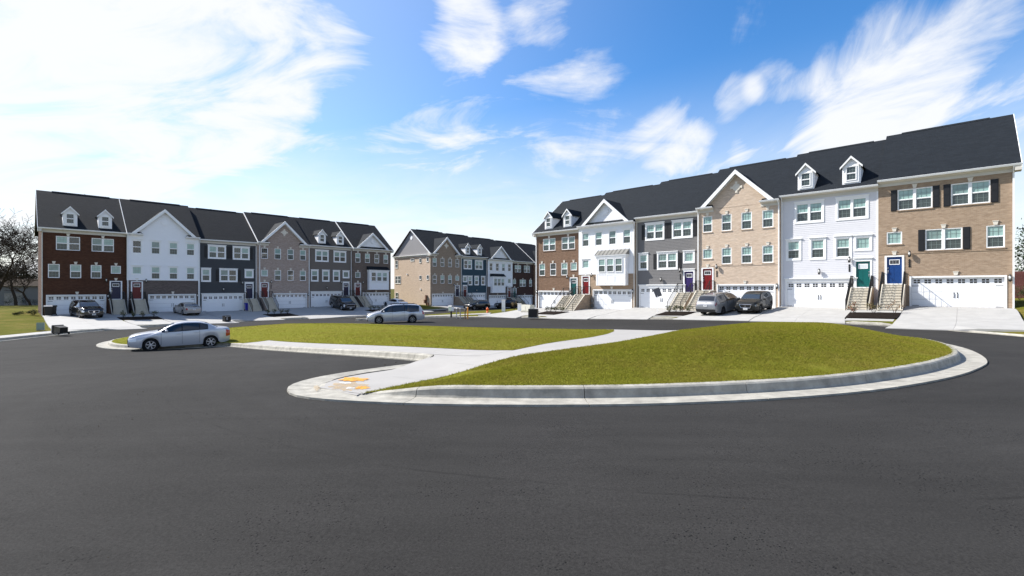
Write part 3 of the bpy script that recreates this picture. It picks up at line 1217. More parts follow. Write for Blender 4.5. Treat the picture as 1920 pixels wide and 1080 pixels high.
run1 = fw if len(fw) < len(bw) else bw
drape('slab', [P2('R', 33.36, 42.50), P2('R', 31.95, 42.50)] + [isl_in[k] for k in run1], lambda x, y: isl_h(x, y) + 0.006, 'path_concrete', 0.4, 0.10, parent=walk)
# concrete strip behind the parking-bay kerb
bay_a, bay_b = 38.06, 36.75
ul = 12.6
u_end = 31.74
baywalk = thing('bay_pavement', 'narrow concrete pavement behind the kerb of the parking bay', 'pavement', (0, 0, 0))
baywalk['kind'] = 'structure'
nb_ = 13
for k in range(nb_):
    u0, u1 = ul + (u_end - ul) * k / nb_ + .004, ul + (u_end - ul) * (k + 1) / nb_ - .004
    drape('slab', [P2('R', u0, bay_b), P2('R', u1, bay_b), P2('R', u1 + (.09 if k == nb_ - 1 else 0), bay_a), P2('R', u0, bay_a)], lambda x, y: isl_h(x, y) + 0.010, 'path_concrete', 0.9, 0.10, parent=baywalk)

# lawns: right lobe, left lobe, tip beside the parked car
iu = np.array([ud(p) for p in isl_in])


def lawn_right():
    pts = [p for p in pr if ud(p)[1] < 42.42]
    near, far = pts[0], pts[-1]
    # walk the inner outline from the path's far end to its near end on the right-hand side
    i0 = int(np.argmin(np.hypot(*(isl_in - far).T)))
    i1 = int(np.argmin(np.hypot(*(isl_in - near).T)))
    n = len(isl_in)
    a = [(i0 + k) % n for k in range((i1 - i0) % n + 1)]
    b = [(i0 - k) % n for k in range((i0 - i1) % n + 1)]
    run = a if np.mean([iu[k][0] for k in a]) > np.mean([iu[k][0] for k in b]) else b
    run = [k for k in run if iu[k][0] > 28]
    return np.array(list(pts) + [isl_in[k] for k in run[2:-1]])


def lawn_left():
    pts = [P2('R', 31.72, bay_b - .02)] + [p for p in pl if ud(p)[1] < bay_b - .25]
    far = pts[-1]
    i0 = int(np.argmin(np.hypot(*(isl_in - far).T)))
    n = len(isl_in)
    stop = P2('R', 9.4, 40.6)
    i1 = int(np.argmin(np.hypot(*(isl_in - stop).T)))
    a = [(i0 + k) % n for k in range((i1 - i0) % n + 1)]
    b = [(i0 - k) % n for k in range((i0 - i1) % n + 1)]
    run = a if np.mean([iu[k][0] for k in a]) < np.mean([iu[k][0] for k in b]) else b
    return np.array(list(pts) + [isl_in[k] for k in run[2:]] + [P2('R', 10.9, 38.6), P2('R', ul - .05, bay_a), P2('R', ul - .05, bay_b - .02)])


LAWN_R, LAWN_L = lawn_right(), lawn_left()
for pg in (LAWN_R, LAWN_L):
    drape('lawn', pg, lambda x, y: isl_h(x, y) + 0.018, 'island_turf', 0.7, kind='structure')


# grass blades on the island lawns: thin leaning triangles, thicker on the ground near the camera
def blades(name, polys, hf, n, mats_, wid=0.009, hgt=0.036, near_pow=1.6, ymax=60.0):
    V, Fc, Mi = [], [], []
    allp = []
    for pg in polys:
        lo, hi = pg.min(0), pg.max(0)
        k = n * 6
        x = rng.uniform(lo[0], hi[0], k)
        y = rng.uniform(lo[1], hi[1], k)
        r = np.hypot(x, y)
        keep = (rng.random(k) < np.clip((9.0 / r) ** near_pow, 0, 1)) & inside(pg, x, y)
        allp.append(np.stack([x[keep], y[keep]], 1))
    p = np.concatenate(allp)
    rng.shuffle(p)
    p = p[:n]
    k = len(p)
    z = hf(p[:, 0], p[:, 1])
    r = np.hypot(p[:, 0], p[:, 1])
    sc_ = np.clip(r / 12.0, 0.8, 1.5)
    yaw = rng.uniform(0, 2 * math.pi, k)
    lean = rng.normal(0, 0.040, (k, 2)) + np.array([0.010, -0.006])
    h = hgt * rng.uniform(.5, 1.25, k)
    wx, wy = np.cos(yaw) * wid * sc_, np.sin(yaw) * wid * sc_
    A = np.empty((k, 3, 3))
    A[:, 0] = np.stack([p[:, 0] - wx, p[:, 1] - wy, z], 1)
    A[:, 1] = np.stack([p[:, 0] + wx, p[:, 1] + wy, z], 1)
    A[:, 2] = np.stack([p[:, 0] + lean[:, 0] * sc_, p[:, 1] + lean[:, 1] * sc_, z + h], 1)
    me = bpy.data.meshes.new(name)
    me.vertices.add(k * 3)
    me.vertices.foreach_set('co', A.ravel())
    me.loops.add(k * 3)
    me.loops.foreach_set('vertex_index', np.arange(k * 3))
    me.polygons.add(k)
    me.polygons.foreach_set('loop_start', np.arange(0, k * 3, 3))
    for m in mats_:
        me.materials.append(MATS[m])
    me.polygons.foreach_set('material_index', rng.choice(3, k, p=(.56, .36, .08)))
    me.update()
    me.validate()
    return me


gm = blades('grass', [LAWN_R, LAWN_L], lambda x, y: isl_h(x, y) + 0.012, 300000, ['blade_a', 'blade_b', 'blade_c'])
tag(link('grass', gm), 'short olive green grass covering the traffic island', 'grass', kind='stuff')

# ------------------------------------------------------------------ townhouses
E_Z, SL, RIDGE_Y, BACK_Y = 9.74, 0.775, 6.0, 12.0     # eave height, roof pitch, ridge and back wall
EAVE_Y = -0.42
MCACHE = {}


def zroof(y):
    return E_Z + SL * (y - EAVE_Y)


def window_frame_mesh(w_, h_, n, small):
    key = ('wf', round(w_, 2), round(h_, 2), n, small)
    if key in MCACHE:
        return MCACHE[key]
    mb = MB()
    fr, mull = 0.048, 0.15
    mb.box(0, w_, -.015, .075, 0, fr)
    mb.box(0, w_, -.015, .075, h_ - fr, h_)
    mb.box(0, fr, -.015, .075, fr, h_ - fr)
    mb.box(w_ - fr, w_, -.015, .075, fr, h_ - fr)
    lw = (w_ - 2 * fr - (n - 1) * mull) / n
    cells = []
    for i in range(n):
        x0 = fr + i * (lw + mull)
        if i:
            mb.box(x0 - mull, x0, -.02, .075, fr, h_ - fr)
        zs = [(fr, h_ - fr)] if small else [(fr, h_ / 2 - .022), (h_ / 2 + .022, h_ - fr)]
        if not small:
            mb.box(x0, x0 + lw, -.002, .072, h_ / 2 - .022, h_ / 2 + .022)
        for a, b in zs:
            r = .028
            mb.box(x0, x0 + r, .012, .07, a, b)
            mb.box(x0 + lw - r, x0 + lw, .012, .07, a, b)
            mb.box(x0 + r, x0 + lw - r, .012, .07, a, a + r)
            mb.box(x0 + r, x0 + lw - r, .012, .07, b - r, b)
            for k in (1, 2):
                xx = x0 + lw * k / 3
                mb.box(xx - .008, xx + .008, .036, .049, a + r, b - r, 1)
            zz_ = (a + b) / 2
            mb.box(x0 + r, x0 + lw - r, .038, .048, zz_ - .008, zz_ + .008, 1)
            cells.append((x0 + r, a + r, lw - 2 * r, b - a - 2 * r))
    me = mb.mesh('window_frame', ['white_trim', 'grille_bar'])
    MCACHE[key] = (me, cells)
    return MCACHE[key]


def pane_mesh(w_, h_, m):
    key = ('pane', round(w_, 3), round(h_, 3), m)
    if key not in MCACHE:
        mb = MB()
        mb.box(0, w_, 0, .012, 0, h_)
        MCACHE[key] = mb.mesh('pane', m)
    return MCACHE[key]


def window(root, x0, x1, z0, z1, n=1, small=False, y=0.0, rz=None, glass=None, name='window'):
    me, cells = window_frame_mesh(x1 - x0, z1 - z0, n, small)
    o = link(name, me, root, (x0, y, z0), rz)
    for k, (cx, cz, cw, ch) in enumerate(cells):
        up = small or k % 2 == 1
        if glass:
            m = glass[k // (1 if small else 2)][0 if up else 1] if isinstance(glass[0], tuple) else glass[0 if up else 1]
        else:
            m = 'pane_blind' if up else 'pane_screen'
        link('pane', pane_mesh(cw, ch, m), o, (cx, .050, cz))
    return o


def trim_mesh(w_, h_, side, head, foot, crown):
    key = ('trim', round(w_, 2), round(h_, 2), side, head, foot, crown)
    if key not in MCACHE:
        mb = MB()
        mb.box(-side, 0, -.035, .01, -foot, h_ + head)
        mb.box(w_, w_ + side, -.035, .01, -foot, h_ + head)
        mb.box(0, w_, -.035, .01, h_, h_ + head)
        mb.box(0, w_, -.035, .01, -foot, 0)
        if crown:
            mb.box(-side - .05, w_ + side + .05, -.10, .01, h_ + head, h_ + head + .055)
            mb.box(-side - .025, w_ + side + .025, -.065, .01, h_ + head - .05, h_ + head)
        MCACHE[key] = mb.mesh('window_trim', 'white_trim')
    return MCACHE[key]


def keystone_mesh():
    if 'key' not in MCACHE:
        mb = MB()
        mb.prism([(-.09, 0), (.09, 0), (.145, .27), (-.145, .27)], 'y', -.045, .03)
        mb.box(-.16, .16, -.065, .03, .255, .295)
        MCACHE['key'] = mb.mesh('keystone', 'keystone')
    return MCACHE['key']


def shutter_mesh(h_):
    k_ = ('sh', round(h_, 2))
    if k_ not in MCACHE:
        mb = MB()
        w_ = .38
        mb.box(0, w_, -.03, .0, 0, h_)
        for a, b in ((.06, h_ / 2 - .04), (h_ / 2 + .04, h_ - .06)):
            mb.box(.05, w_ - .05, -.042, -.03, a, b)
        MCACHE[k_] = mb.mesh('shutter', 'black_shutter')
    return MCACHE[k_]


def facade(mb, W, z0, z1, openings, mi, y=0.0, course=0.0, reveal=0.10, x0=0.0):
    xs = sorted({x0, W, *[v for o in openings for v in o[:2] if x0 < v < W]})
    zs = sorted({z0, z1, *[v for o in openings for v in o[2:4] if z0 < v < z1]})
    for i in range(len(xs) - 1):
        # join cells vertically that are equally solid
        run = None
        for j in range(len(zs) - 1):
            cx, cz = (xs[i] + xs[i + 1]) / 2, (zs[j] + zs[j + 1]) / 2
            solid = not any(o[0] < cx < o[1] and o[2] < cz < o[3] for o in openings)
            if solid:
                a, b = zs[j], zs[j + 1]
                if course <= 0:
                    mb.quad([(xs[i], y, a), (xs[i + 1], y, a), (xs[i + 1], y, b), (xs[i], y, b)], mi)
                else:
                    k = math.floor(a / course + 1e-6)
                    while k * course < b - 1e-6:
                        c0, c1 = max(a, k * course), min(b, (k + 1) * course)
                        f0, f1 = (c0 / course - k), (c1 / course - k)
                        ya, yb = y - .011 * (1 - f0), y - .011 * (1 - f1)
                        if c1 - c0 > 1e-4:
                            mb.quad([(xs[i], ya, c0), (xs[i + 1], ya, c0), (xs[i + 1], yb, c1), (xs[i], yb, c1)], mi)
                            if f0 < 1e-4:
                                mb.quad([(xs[i], y, c0), (xs[i + 1], y, c0), (xs[i + 1], ya, c0), (xs[i], ya, c0)], mi)
                        k += 1
    for o in openings:
        a, b, c, d = o[:4]
        if c >= z1 or d <= z0:
            continue
        c2, d2 = max(c, z0), min(d, z1)
        mb.quad([(a, y, c2), (a, y + reveal, c2), (a, y + reveal, d2), (a, y, d2)], mi)
        mb.quad([(b, y, d2), (b, y + reveal, d2), (b, y + reveal, c2), (b, y, c2)], mi)
        if d <= z1:
            mb.quad([(a, y, d), (a, y + reveal, d), (b, y + reveal, d), (b, y, d)], mi)
        if c >= z0:
            mb.quad([(a, y, c), (b, y, c), (b, y + reveal, c), (a, y + reveal, c)], mi)


def lamp_meshes():
    if 'lamp' not in MCACHE:
        mb = MB()
        mb.box(-.06, .06, -.02, 0, -.14, .12)
        mb.tube((0, -.01, -.02), (0, -.17, -.08), .018, n=5)
        mb.lathe([(.03, -.24), (.07, -.20), (.085, -.13), (.09, -.11), (.03, -.10)], 8, cx=0, cy=-.17)
        mb.lathe([(.10, .14), (.085, .17), (.045, .23), (.015, .27)], 8, cx=0, cy=-.17)
        for k in range(4):
            t = math.pi / 4 + k * math.pi / 2
            mb.tube((.085 * math.cos(t), -.17 + .085 * math.sin(t), -.12), (.09 * math.cos(t), -.17 + .09 * math.sin(t), .14), .009, n=4)
        g = MB()
        g.lathe([(.06, -.10), (.078, 0), (.078, .13)], 8, cx=0, cy=-.17)
        MCACHE['lamp'] = (mb.mesh('wall_lamp', 'black_metal'), g.mesh('lamp_glass', 'lamp_glass', True))
    return MCACHE['lamp']


def wall_lamp(root, x, z, number=False):
    a, b = lamp_meshes()
    o = link('wall_lamp', a, root, (x, 0, z))
    link('lamp_glass', b, o, (0, 0, 0))
    if number:
        k_ = 'num'
        if k_ not in MCACHE:
            mb = MB()
            mb.box(-.035, .035, -.018, 0, 0, .62)
            for k in range(4):
                mb.box(-.06, .06, -.03, -.018, .03 + k * .15, .13 + k * .15)
            MCACHE[k_] = mb.mesh('house_number', 'black_metal')
        link('house_number', MCACHE[k_], root, (x, 0, z - 1.0))


def garage(root, x0, x1, mt, y):
    """steel door of four panels with eight small lights; y: how far it stands back"""
    w_, h_ = x1 - x0, 2.14
    d = MB()
    d.box(0, w_, .03, .06, 0, h_)
    gd = d.build('garage_door', 'garage_white', root, (x0, y, 0))
    k_ = ('gp', round(w_, 2))
    if k_ not in MCACHE:
        p = MB()
        p.box(0.005, w_ - .005, -.012, .03, .005, h_ / 4 - .005)
        n = 8
        for i in range(n):
            a = w_ * (i + .10) / n
            b = w_ * (i + .90) / n
            p.box(a, b, -.018, -.012, .07, h_ / 4 - .07)
        q = MB()
        q.box(0.005, w_ - .005, -.012, .03, .005, h_ / 4 - .005)
        MCACHE[k_] = (p.mesh('panel', 'garage_white'), q.mesh('panel', 'garage_white'))
    for i in range(4):
        link('panel', MCACHE[k_][1 if i == 3 else 0], gd, (0, 0, i * h_ / 4))
    if 'gwin' not in MCACHE:
        q = MB()
        q.box(-.20, .20, -.016, -.012, -.165, .165, 1)
        for sx in (-1, 1):
            for sz in (-1, 1):
                q.box(min(sx * .018, sx * .18), max(sx * .018, sx * .18), -.020, -.016, min(sz * .018, sz * .145), max(sz * .018, sz * .145), 0)
        MCACHE['gwin'] = q.mesh('window', ['garage_pane', 'garage_white'])
        q = MB()
        for sx in (-1, 1):
            q.box(sx * .09 - .015, sx * .09 + .015, -.05, -.015, -.16, .16)
            q.box(sx * .09 - .03, sx * .09 + .03, -.025, -.012, .12, .19)
            q.box(sx * .09 - .03, sx * .09 + .03, -.025, -.012, -.19, -.12)
        MCACHE['ghand'] = q.mesh('handle', 'black_metal')
        q = MB()
        q.box(0, .38, -.02, -.012, -.02, .02)
        MCACHE['ghin'] = q.mesh('hinge', 'black_metal')
    for i in range(8):
        link('window', MCACHE['gwin'], gd, (w_ * (i + .5) / 8, 0, h_ * .875))
    link('handle', MCACHE['ghand'], gd, (w_ / 2, 0, h_ * .40))
    for z in (.07, h_ * .715):
        link('hinge', MCACHE['ghin'], gd, (.03, 0, z))
        link('hinge', MCACHE['ghin'], gd, (w_ - .41, 0, z))
    # surround
    f = MB()
    t = .12
    f.box(x0 - t, x0, -.03, y + .04, 0, h_ + t)
    f.box(x1, x1 + t, -.03, y + .04, 0, h_ + t)
    f.box(x0, x1, -.03, y + .04, h_, h_ + t)
    if mt == 'siding':
        f.box(x0 - t - .02, x1 + t + .02, -.04, .01, h_ + t, h_ + t + .16)
        f.box(x0 - t - .09, x1 + t + .09, -.13, .01, h_ + t + .16, h_ + t + .23)
    f.build('garage_frame', 'white_trim', root)


def front_door(root, xc, z0, colour, handle_side, frosted, crown):
    w_, h_ = .91, 2.06
    d = MB()
    d.box(0, w_, 0, .045, 0, h_)
    for a, b in ((.12, .43), (.48, .79)):
        d.box(a, b, -.008, 0, .2, 1.30)
    do = d.build('door', colour, root, (xc - w_ / 2, .05, z0))
    g = MB()
    g.box(.14, .77, -.02, 0, 1.46, 1.86, 1)
    for k in range(3):
        g.box(.185 + k * .185, .355 + k * .185, -.024, -.02, 1.52, 1.81, 0)
    g.build('door_light', ['door_glass_frosted' if frosted else 'door_glass', 'white_trim'], do)
    h = MB()
    hx = .07 if handle_side < 0 else .84
    h.box(hx - .03, hx + .03, -.05, 0, .90, 1.05)
    h.box(hx - .03, hx + .03, -.04, 0, 1.17, 1.25)
    h.box(hx - .015, hx + .015, -.09, -.05, .80, 1.0)
    h.build('door_handle', 'steel', do)
    f = MB()
    t = .13
    f.box(xc - w_ / 2 - t, xc - w_ / 2, -.035, .10, z0 - .04, z0 + h_ + .1)
    f.box(xc + w_ / 2, xc + w_ / 2 + t, -.035, .10, z0 - .04, z0 + h_ + .1)
    f.box(xc - w_ / 2, xc + w_ / 2, -.035, .10, z0 + h_, z0 + h_ + .1)
    f.box(xc - w_ / 2 - .05, xc + w_ / 2 + .05, -.06, .05, z0 - .06, z0)
    if crown:
        f.box(xc - w_ / 2 - t, xc + w_ / 2 + t, -.035, .02, z0 + h_ + .1, z0 + h_ + .24)
        f.box(xc - w_ / 2 - t - .05, xc + w_ / 2 + t + .05, -.10, .02, z0 + h_ + .24, z0 + h_ + .30)
    f.build('door_frame', 'white_trim', root)


def staircase(root, xc, zt_, zg, side_mat, wd=1.20, land=1.15, rail=(True, True)):
    """zt_: landing height, zg: ground at the foot (local z)"""
    n = 10
    run = .265
    rise = (zt_ - zg) / n
    st = MB()
    x0, x1 = xc - wd / 2 - .10, xc + wd / 2 + .10
    prof = [(0.0, zg - .6), (0.0, zt_ - .09), (-land, zt_ - .09)]
    for k in range(1, n):
        prof.append((-land - (k - 1) * run, zt_ - k * rise - .06))
        prof.append((-land - k * run, zt_ - k * rise - .06))
    prof.append((-land - (n - 1) * run, zg - .6))
    # two side walls with a stepped core between them
    yl = -land - (n - 1) * run
    wall = [(0.0, zg - .6), (0.0, zt_ - .05), (-land, zt_ - .05), (yl - .02, zg + .12), (yl - .02, zg - .6)]
    st.prism(wall, 'x', x0, x0 + .10)
    st.prism(wall, 'x', x1 - .10, x1)
    so = st.build('staircase', side_mat, root)
    core = MB()
    core.prism(prof, 'x', x0 + .10, x1 - .10)
    core.build('stair_core', 'stair_concrete', so)
    cp = MB()
    cp.prism([(0, zt_ - .05), (0, zt_), (-land, zt_), (yl - .06, zg + .17), (yl - .06, zg + .12), (-land, zt_ - .05)], 'x', x0 - .03, x0 + .13)
    cp.build('coping', 'stair_concrete', so)
    cp = MB()
    cp.prism([(0, zt_ - .05), (0, zt_), (-land, zt_), (yl - .06, zg + .17), (yl - .06, zg + .12), (-land, zt_ - .05)], 'x', x1 - .13, x1 + .03)
    cp.build('coping', 'stair_concrete', so)
    s = MB()
    s.box(x0 + .13, x1 - .13, -land - .02, 0, zt_ - .09, zt_ - .03)
    s.build('landing', 'stair_concrete', so)
    k_ = ('step', round(wd, 2))
    if k_ not in MCACHE:
        s = MB()
        s.box(-wd / 2 + .03, wd / 2 - .03, -run - .035, 0, -.055, 0)
        MCACHE[k_] = s.mesh('step', 'stair_concrete')
    for k in range(1, n):
        link('step', MCACHE[k_], so, (xc, -land - (k - 1) * run, zt_ - k * rise))
    for s_, on in zip((-1, 1), rail):
        if not on:
            continue
        x = xc + s_ * (wd / 2 + .05)
        r = MB()
        hz = .92
        a, b, c = Vector((x, -.04, zt_)), Vector((x, -land, zt_)), Vector((x, yl, zg + .16))
        up = Vector((0, 0, hz))
        for p in (a, b, c):
            r.box(p.x - .022, p.x + .022, p.y - .022, p.y + .022, p.z - .03, p.z + hz)
        for p, q in ((a, b), (b, c)):
            r.tube(p + up, q + up, .026, n=6)
            r.tube(p + Vector((0, 0, .10)), q + Vector((0, 0, .10)), .014, n=4)
            ln = (q - p).length
            k2 = int(ln / .125)
            for i in range(1, k2):
                m_ = p + (q - p) * i / k2
                r.tube(m_ + Vector((0, 0, .10)), m_ + up, .008, n=4, cap=False)
        r.build('railing', 'black_metal', so)


def house(row, u0, u1, base, off, kind, wallm, label, door, odd, **kw):
    o, t = ROWS[row]
    W = u1 - u0
    p = P2(row, u0, off)
    bz = base + CAM_Z
    root = thing('townhouse', label, 'townhouse', (p[0], p[1], bz), math.atan2(t[1], t[0]), kw.get('group', 'townhouses'))
    upper, lower = wallm if isinstance(wallm, tuple) else (wallm, wallm)
    siding_up = 'siding' in upper
    siding_lo = 'siding' in lower
    split_z = 4.08 if isinstance(wallm, tuple) else None
    rr = random.Random(hash_(label))
    X = (lambda a, b: (W - b, W - a)) if odd else (lambda a, b: (a, b))
    dark = kw.get('dark', 0.12)

    def gl():
        r = rr.random()
        if r < dark:
            return ('pane_dark', 'pane_dark')
        if r < dark + .15:
            return ('pane_curtain', 'pane_screen')
        return ('pane_blind', 'pane_screen')

    # ---- openings: (x0, x1, z0, z1, panes, small, trim)
    wins = []
    tr = 'none'
    if siding_up and kind in ('C', 'CS'):
        tr = 'crown'
    elif siding_up:
        tr = 'flat'
    else:
        tr = 'brick'
    zu0, zu1, zm0, zm1, zs0, zs1 = 7.33, 8.90, 4.17, 5.72, 4.76, 5.70
    if kind in ('A', 'AS', 'C', 'CS'):
        hw = 1.0 if tr == 'brick' else .96
        for c in (W - 2.15, W - 5.15):
            wins.append((*X(c - hw, c + hw), zu0, zu1, 2, False))
    else:
        for k in range(4):
            c = .98 + k * (W - 1.96) / 3
            wins.append((*X(c - .45, c + .45), zu0, zu1, 1, False))
    dc = .98
    if kind == 'A' or (kind == 'C'):
        for c in (W - .98, W - 2.78, W - 4.55):
            wins.append((*X(c - .47, c + .47), zm0, zm1, 1, False))
    elif kind in ('AS', 'CS'):
        c = W - 3.55
        wins.append((*X(c - 1.0, c + 1.0), zm0, zm1, 2, False))
        c = W - (.90 if kind == 'AS' else .85)
        wins.append((*X(c - .45, c + .45), zm0, zm1, 1, False))
    elif kind == 'B':
        for k in range(1, 4):
            c = .98 + k * (W - 1.96) / 3
            wins.append((*X(c - .45, c + .45), zm0, zm1, 1, False))
    wins.append((*X(dc - .46, dc + .46), zs0, zs1, 1, True))
    ga, gb = X(W - 5.33, W - .47)
    gy = .04 if siding_lo else .14
    dx0, dx1 = X(dc - .47, dc + .47)
    ops = [w_[:4] for w_ in wins] + [(ga, gb, 0, 2.14), (dx0, dx1, 1.72, 3.80)]

    # ---- walls
    mb = MB()
    mats_ = [upper, lower, 'stair_concrete']
    ztop = 9.55
    if split_z:
        facade(mb, W, 0, split_z, ops, 1, course=.155 if siding_lo else 0)
        facade(mb, W, split_z, ztop, ops, 0, course=.155 if siding_up else 0, y=-.02)
    else:
        facade(mb, W, 0, ztop, ops, 0, course=.155 if siding_up else 0)
    mb.quad([(0, 0, -.9), (W, 0, -.9), (W, 0, 0), (0, 0, 0)], 1)
    sm = 1 if not siding_lo else 0
    if kw.get('side_brick'):
        mats_.append(kw['side_brick'])
        sm = 3
    for x, fl in ((0.0, False), (W, True)):
        q = [(x, 0, -.9), (x, 0, ztop), (x, BACK_Y, ztop), (x, BACK_Y, -.9)]
        mb.quad(q if not fl else q[::-1], sm)
        mb.quad([(x, 0, ztop), (x, RIDGE_Y, zroof(RIDGE_Y) - .12), (x, BACK_Y, ztop)] if not fl else [(x, BACK_Y, ztop), (x, RIDGE_Y, zroof(RIDGE_Y) - .12), (x, 0, ztop)], 0)
    mb.quad([(W, BACK_Y, -.9), (0, BACK_Y, -.9), (0, BACK_Y, ztop), (W, BACK_Y, ztop)], sm)
    mb.build('wall', mats_, root)
    # black sheet standing in for the unlit rooms behind the openings
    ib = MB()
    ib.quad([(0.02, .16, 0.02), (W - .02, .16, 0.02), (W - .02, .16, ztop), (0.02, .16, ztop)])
    ib.build('dark_backing', 'car_black_trim', root)
    if lower == upper and not siding_lo:
        b = MB()
        b.box(0, W, -.022, 0, 3.98, 4.06)
        b.build('brick_band', lower, root)
    if split_z:
        b = MB()
        b.box(0, W, -.05, 0, split_z - .07, split_z + .06)
        b.build('band_board', 'white_trim', root)
    if siding_up:
        for cx in (0, W - .11):
            b = MB()
            b.box(cx, cx + .11, -.035, .01, split_z or 0, 9.3)
            b.build('corner_board', 'white_trim', root)

    # ---- windows
    for (a, b, c, d, n, small) in wins:
        g = [gl() for _ in range(n)]
        wo = window(root, a, b, c, d, n, small, glass=g, y=.02 if tr == 'brick' else -.005)
        if tr == 'brick':
            link('keystone', keystone_mesh(), root, ((a + b) / 2, 0, d + .03))
            s = MB()
            s.box(a - .05, b + .05, -.05, .02, c - .075, c)
            s.build('window_sill', lower if split_z is None else upper, root)
        else:
            crown = tr == 'crown' or (kind in ('B', 'D') and True)
            sd = .13 if tr == 'crown' else .10
            tm = trim_mesh(b - a, d - c, sd, .17 if tr == 'crown' else .14, .15 if tr == 'crown' else .10, crown)
            link('window_trim', tm, wo, (0, 0.0, 0))
    if kind in ('AS', 'CS'):
        for (a, b, c, d, n, small) in wins:
            if n == 2:
                e = .0 if kind == 'AS' else .14
                link('shutter', shutter_mesh(d - c + .04), root, (a - .40 - e, -.005, c - .02))
                link('shutter', shutter_mesh(d - c + .04), root, (b + .02 + e, -.005, c - .02))

    # ---- garage, door, stairs, lamps
    garage(root, ga, gb, 'siding' if siding_lo else 'brick', gy)
    if not siding_lo:
        link('keystone', keystone_mesh(), root, ((ga + gb) / 2, 0, 2.30))
        link('keystone', keystone_mesh(), root, ((dx0 + dx1) / 2, 0, 3.93))
    front_door(root, (dx0 + dx1) / 2, 1.72, door, 1 if odd == (row == 'R') else -1, kw.get('frosted', False), siding_lo)
    if odd:
        front = -1
    else:
        front = 1
    wall_lamp(root, (dx1 + .42) if not odd else (dx0 - .42), 3.95, kw.get('number', False))
    if siding_lo:
        wall_lamp(root, (ga + gb) / 2, 3.02)
    else:
        wall_lamp(root, gb + .27 if gb + .5 < W else W - .22, 2.05)
        if kw.get('both_lamps'):
            wall_lamp(root, ga - .27, 2.05)
    staircase(root, (dx0 + dx1) / 2, 1.68, kw.get('foot', -.32), kw.get('stair_mat', lower if not siding_lo else 'stair_concrete'))

    # ---- eaves
    gable = kind == 'B'
    hwg = W / 2 - .45
    cg = W / 2
    za = E_Z + hwg * .985
    rb = kw.get('returns', 1.55)
    spans = [(0, W)] if not gable else [(0, rb), (W - rb, W)]
    if kw.get('left_end'):
        spans[0] = (-.32, spans[0][1])
    if kw.get('right_end'):
        spans[-1] = (spans[-1][0], W + .32)
    tm_ = kw.get('trim', 'white_trim' if siding_up else 'cream_trim')
    for a, b in spans:
        e = MB()
        e.box(a, b, -.045, .0, 9.26, 9.50)
        e.prism([(0.0, 9.50), (-.10, 9.50), (-.22, 9.58), (-.36, 9.60), (-.36, 9.66), (0, 9.66)], 'x', a, b)
        e.build('frieze', tm_, root)
        g = MB()
        g.prism([(-.365, 9.60), (-.46, 9.62), (-.50, 9.74), (-.49, 9.75), (-.42, 9.66), (-.365, 9.66)], 'x', a - .03, b + .03)
        g.build('gutter', 'white_trim', root)
    if gable:
        for a, b in spans:
            c_ = MB()
            xi = b if a < W / 2 else a
            sgn = 1 if a < W / 2 else -1
            c_.quad([(xi, -.46, 9.72), (xi, 0, 9.72), (xi - sgn * .10, 0, 9.98), (xi - sgn * 1.0, -.04, 9.98), (xi - sgn * 1.0, -.46, 9.72)])
            c_.quad([(xi, 0, 9.72), (xi, -.46, 9.72), (xi - sgn * .30, -.05, 10.0)])
            c_.build('eave_return_roof', 'roof_shingles', root)

    # ---- main roof
    re_ = MB()
    th = .10
    la, rb_ = (-.30 if kw.get('left_end') else 0.0), (W + .30 if kw.get('right_end') else W)
    strips = [(la, rb_, EAVE_Y - .03)]
    if gable:
        strips = [(la, cg - hwg + .6, EAVE_Y - .03), (cg - hwg + .6, cg + hwg - .6, .05), (cg + hwg - .6, rb_, EAVE_Y - .03)]
    for a, b, y0 in strips:
        re_.prism([(y0, zroof(y0)), (RIDGE_Y, zroof(RIDGE_Y)), (BACK_Y + .4, zroof(RIDGE_Y) - (BACK_Y + .4 - RIDGE_Y) * SL),
                   (BACK_Y + .4, zroof(RIDGE_Y) - (BACK_Y + .4 - RIDGE_Y) * SL - th), (RIDGE_Y, zroof(RIDGE_Y) - th), (y0, zroof(y0) - th)], 'x', a, b)
    re_.build('roof', 'roof_shingles', root)
    rv = MB()
    rv.prism([(RIDGE_Y - .17, zroof(RIDGE_Y) - .10), (RIDGE_Y, zroof(RIDGE_Y) + .07), (RIDGE_Y + .17, zroof(RIDGE_Y) - .10)], 'x', W * .14, W * .87)
    rv.build('ridge_vent', 'roof_shingles', root)
    if kw.get('pipe'):
        pb = MB()
        pb.tube((W * kw['pipe'], RIDGE_Y + .4, zroof(RIDGE_Y) - .6), (W * kw['pipe'], RIDGE_Y + .4, zroof(RIDGE_Y) + .16), .05)
        pb.build('vent_pipe', 'black_metal', root)
    if kw.get('left_end') or kw.get('rake_left'):
        x = la
        k = MB()
        zz_ = .24
        k.prism([(EAVE_Y - .05, zroof(EAVE_Y - .05) + .015), (RIDGE_Y, zroof(RIDGE_Y) + .02), (RIDGE_Y, zroof(RIDGE_Y) - zz_), (EAVE_Y - .05, zroof(EAVE_Y - .05) - zz_)], 'x', x - .035, x - .003)
        k.build('rake_board', 'white_trim', root)
        if kw.get('left_end'):
            k = MB()
            k.prism([(RIDGE_Y, zroof(RIDGE_Y) + .02), (BACK_Y + .4, zroof(RIDGE_Y) - (BACK_Y + .4 - RIDGE_Y) * SL + .015), (BACK_Y + .4, zroof(RIDGE_Y) - (BACK_Y + .4 - RIDGE_Y) * SL - zz_), (RIDGE_Y, zroof(RIDGE_Y) - zz_)], 'x', x - .035, x - .003)
            k.build('rake_board', 'white_trim', root)
            k = MB()
            k.prism([(-.42, 9.30), (-.42, zroof(-.42)), (.35, zroof(.35) - .12), (.35, 9.30)], 'x', la - .02, 0)
            k.build('eave_end', tm_, root)
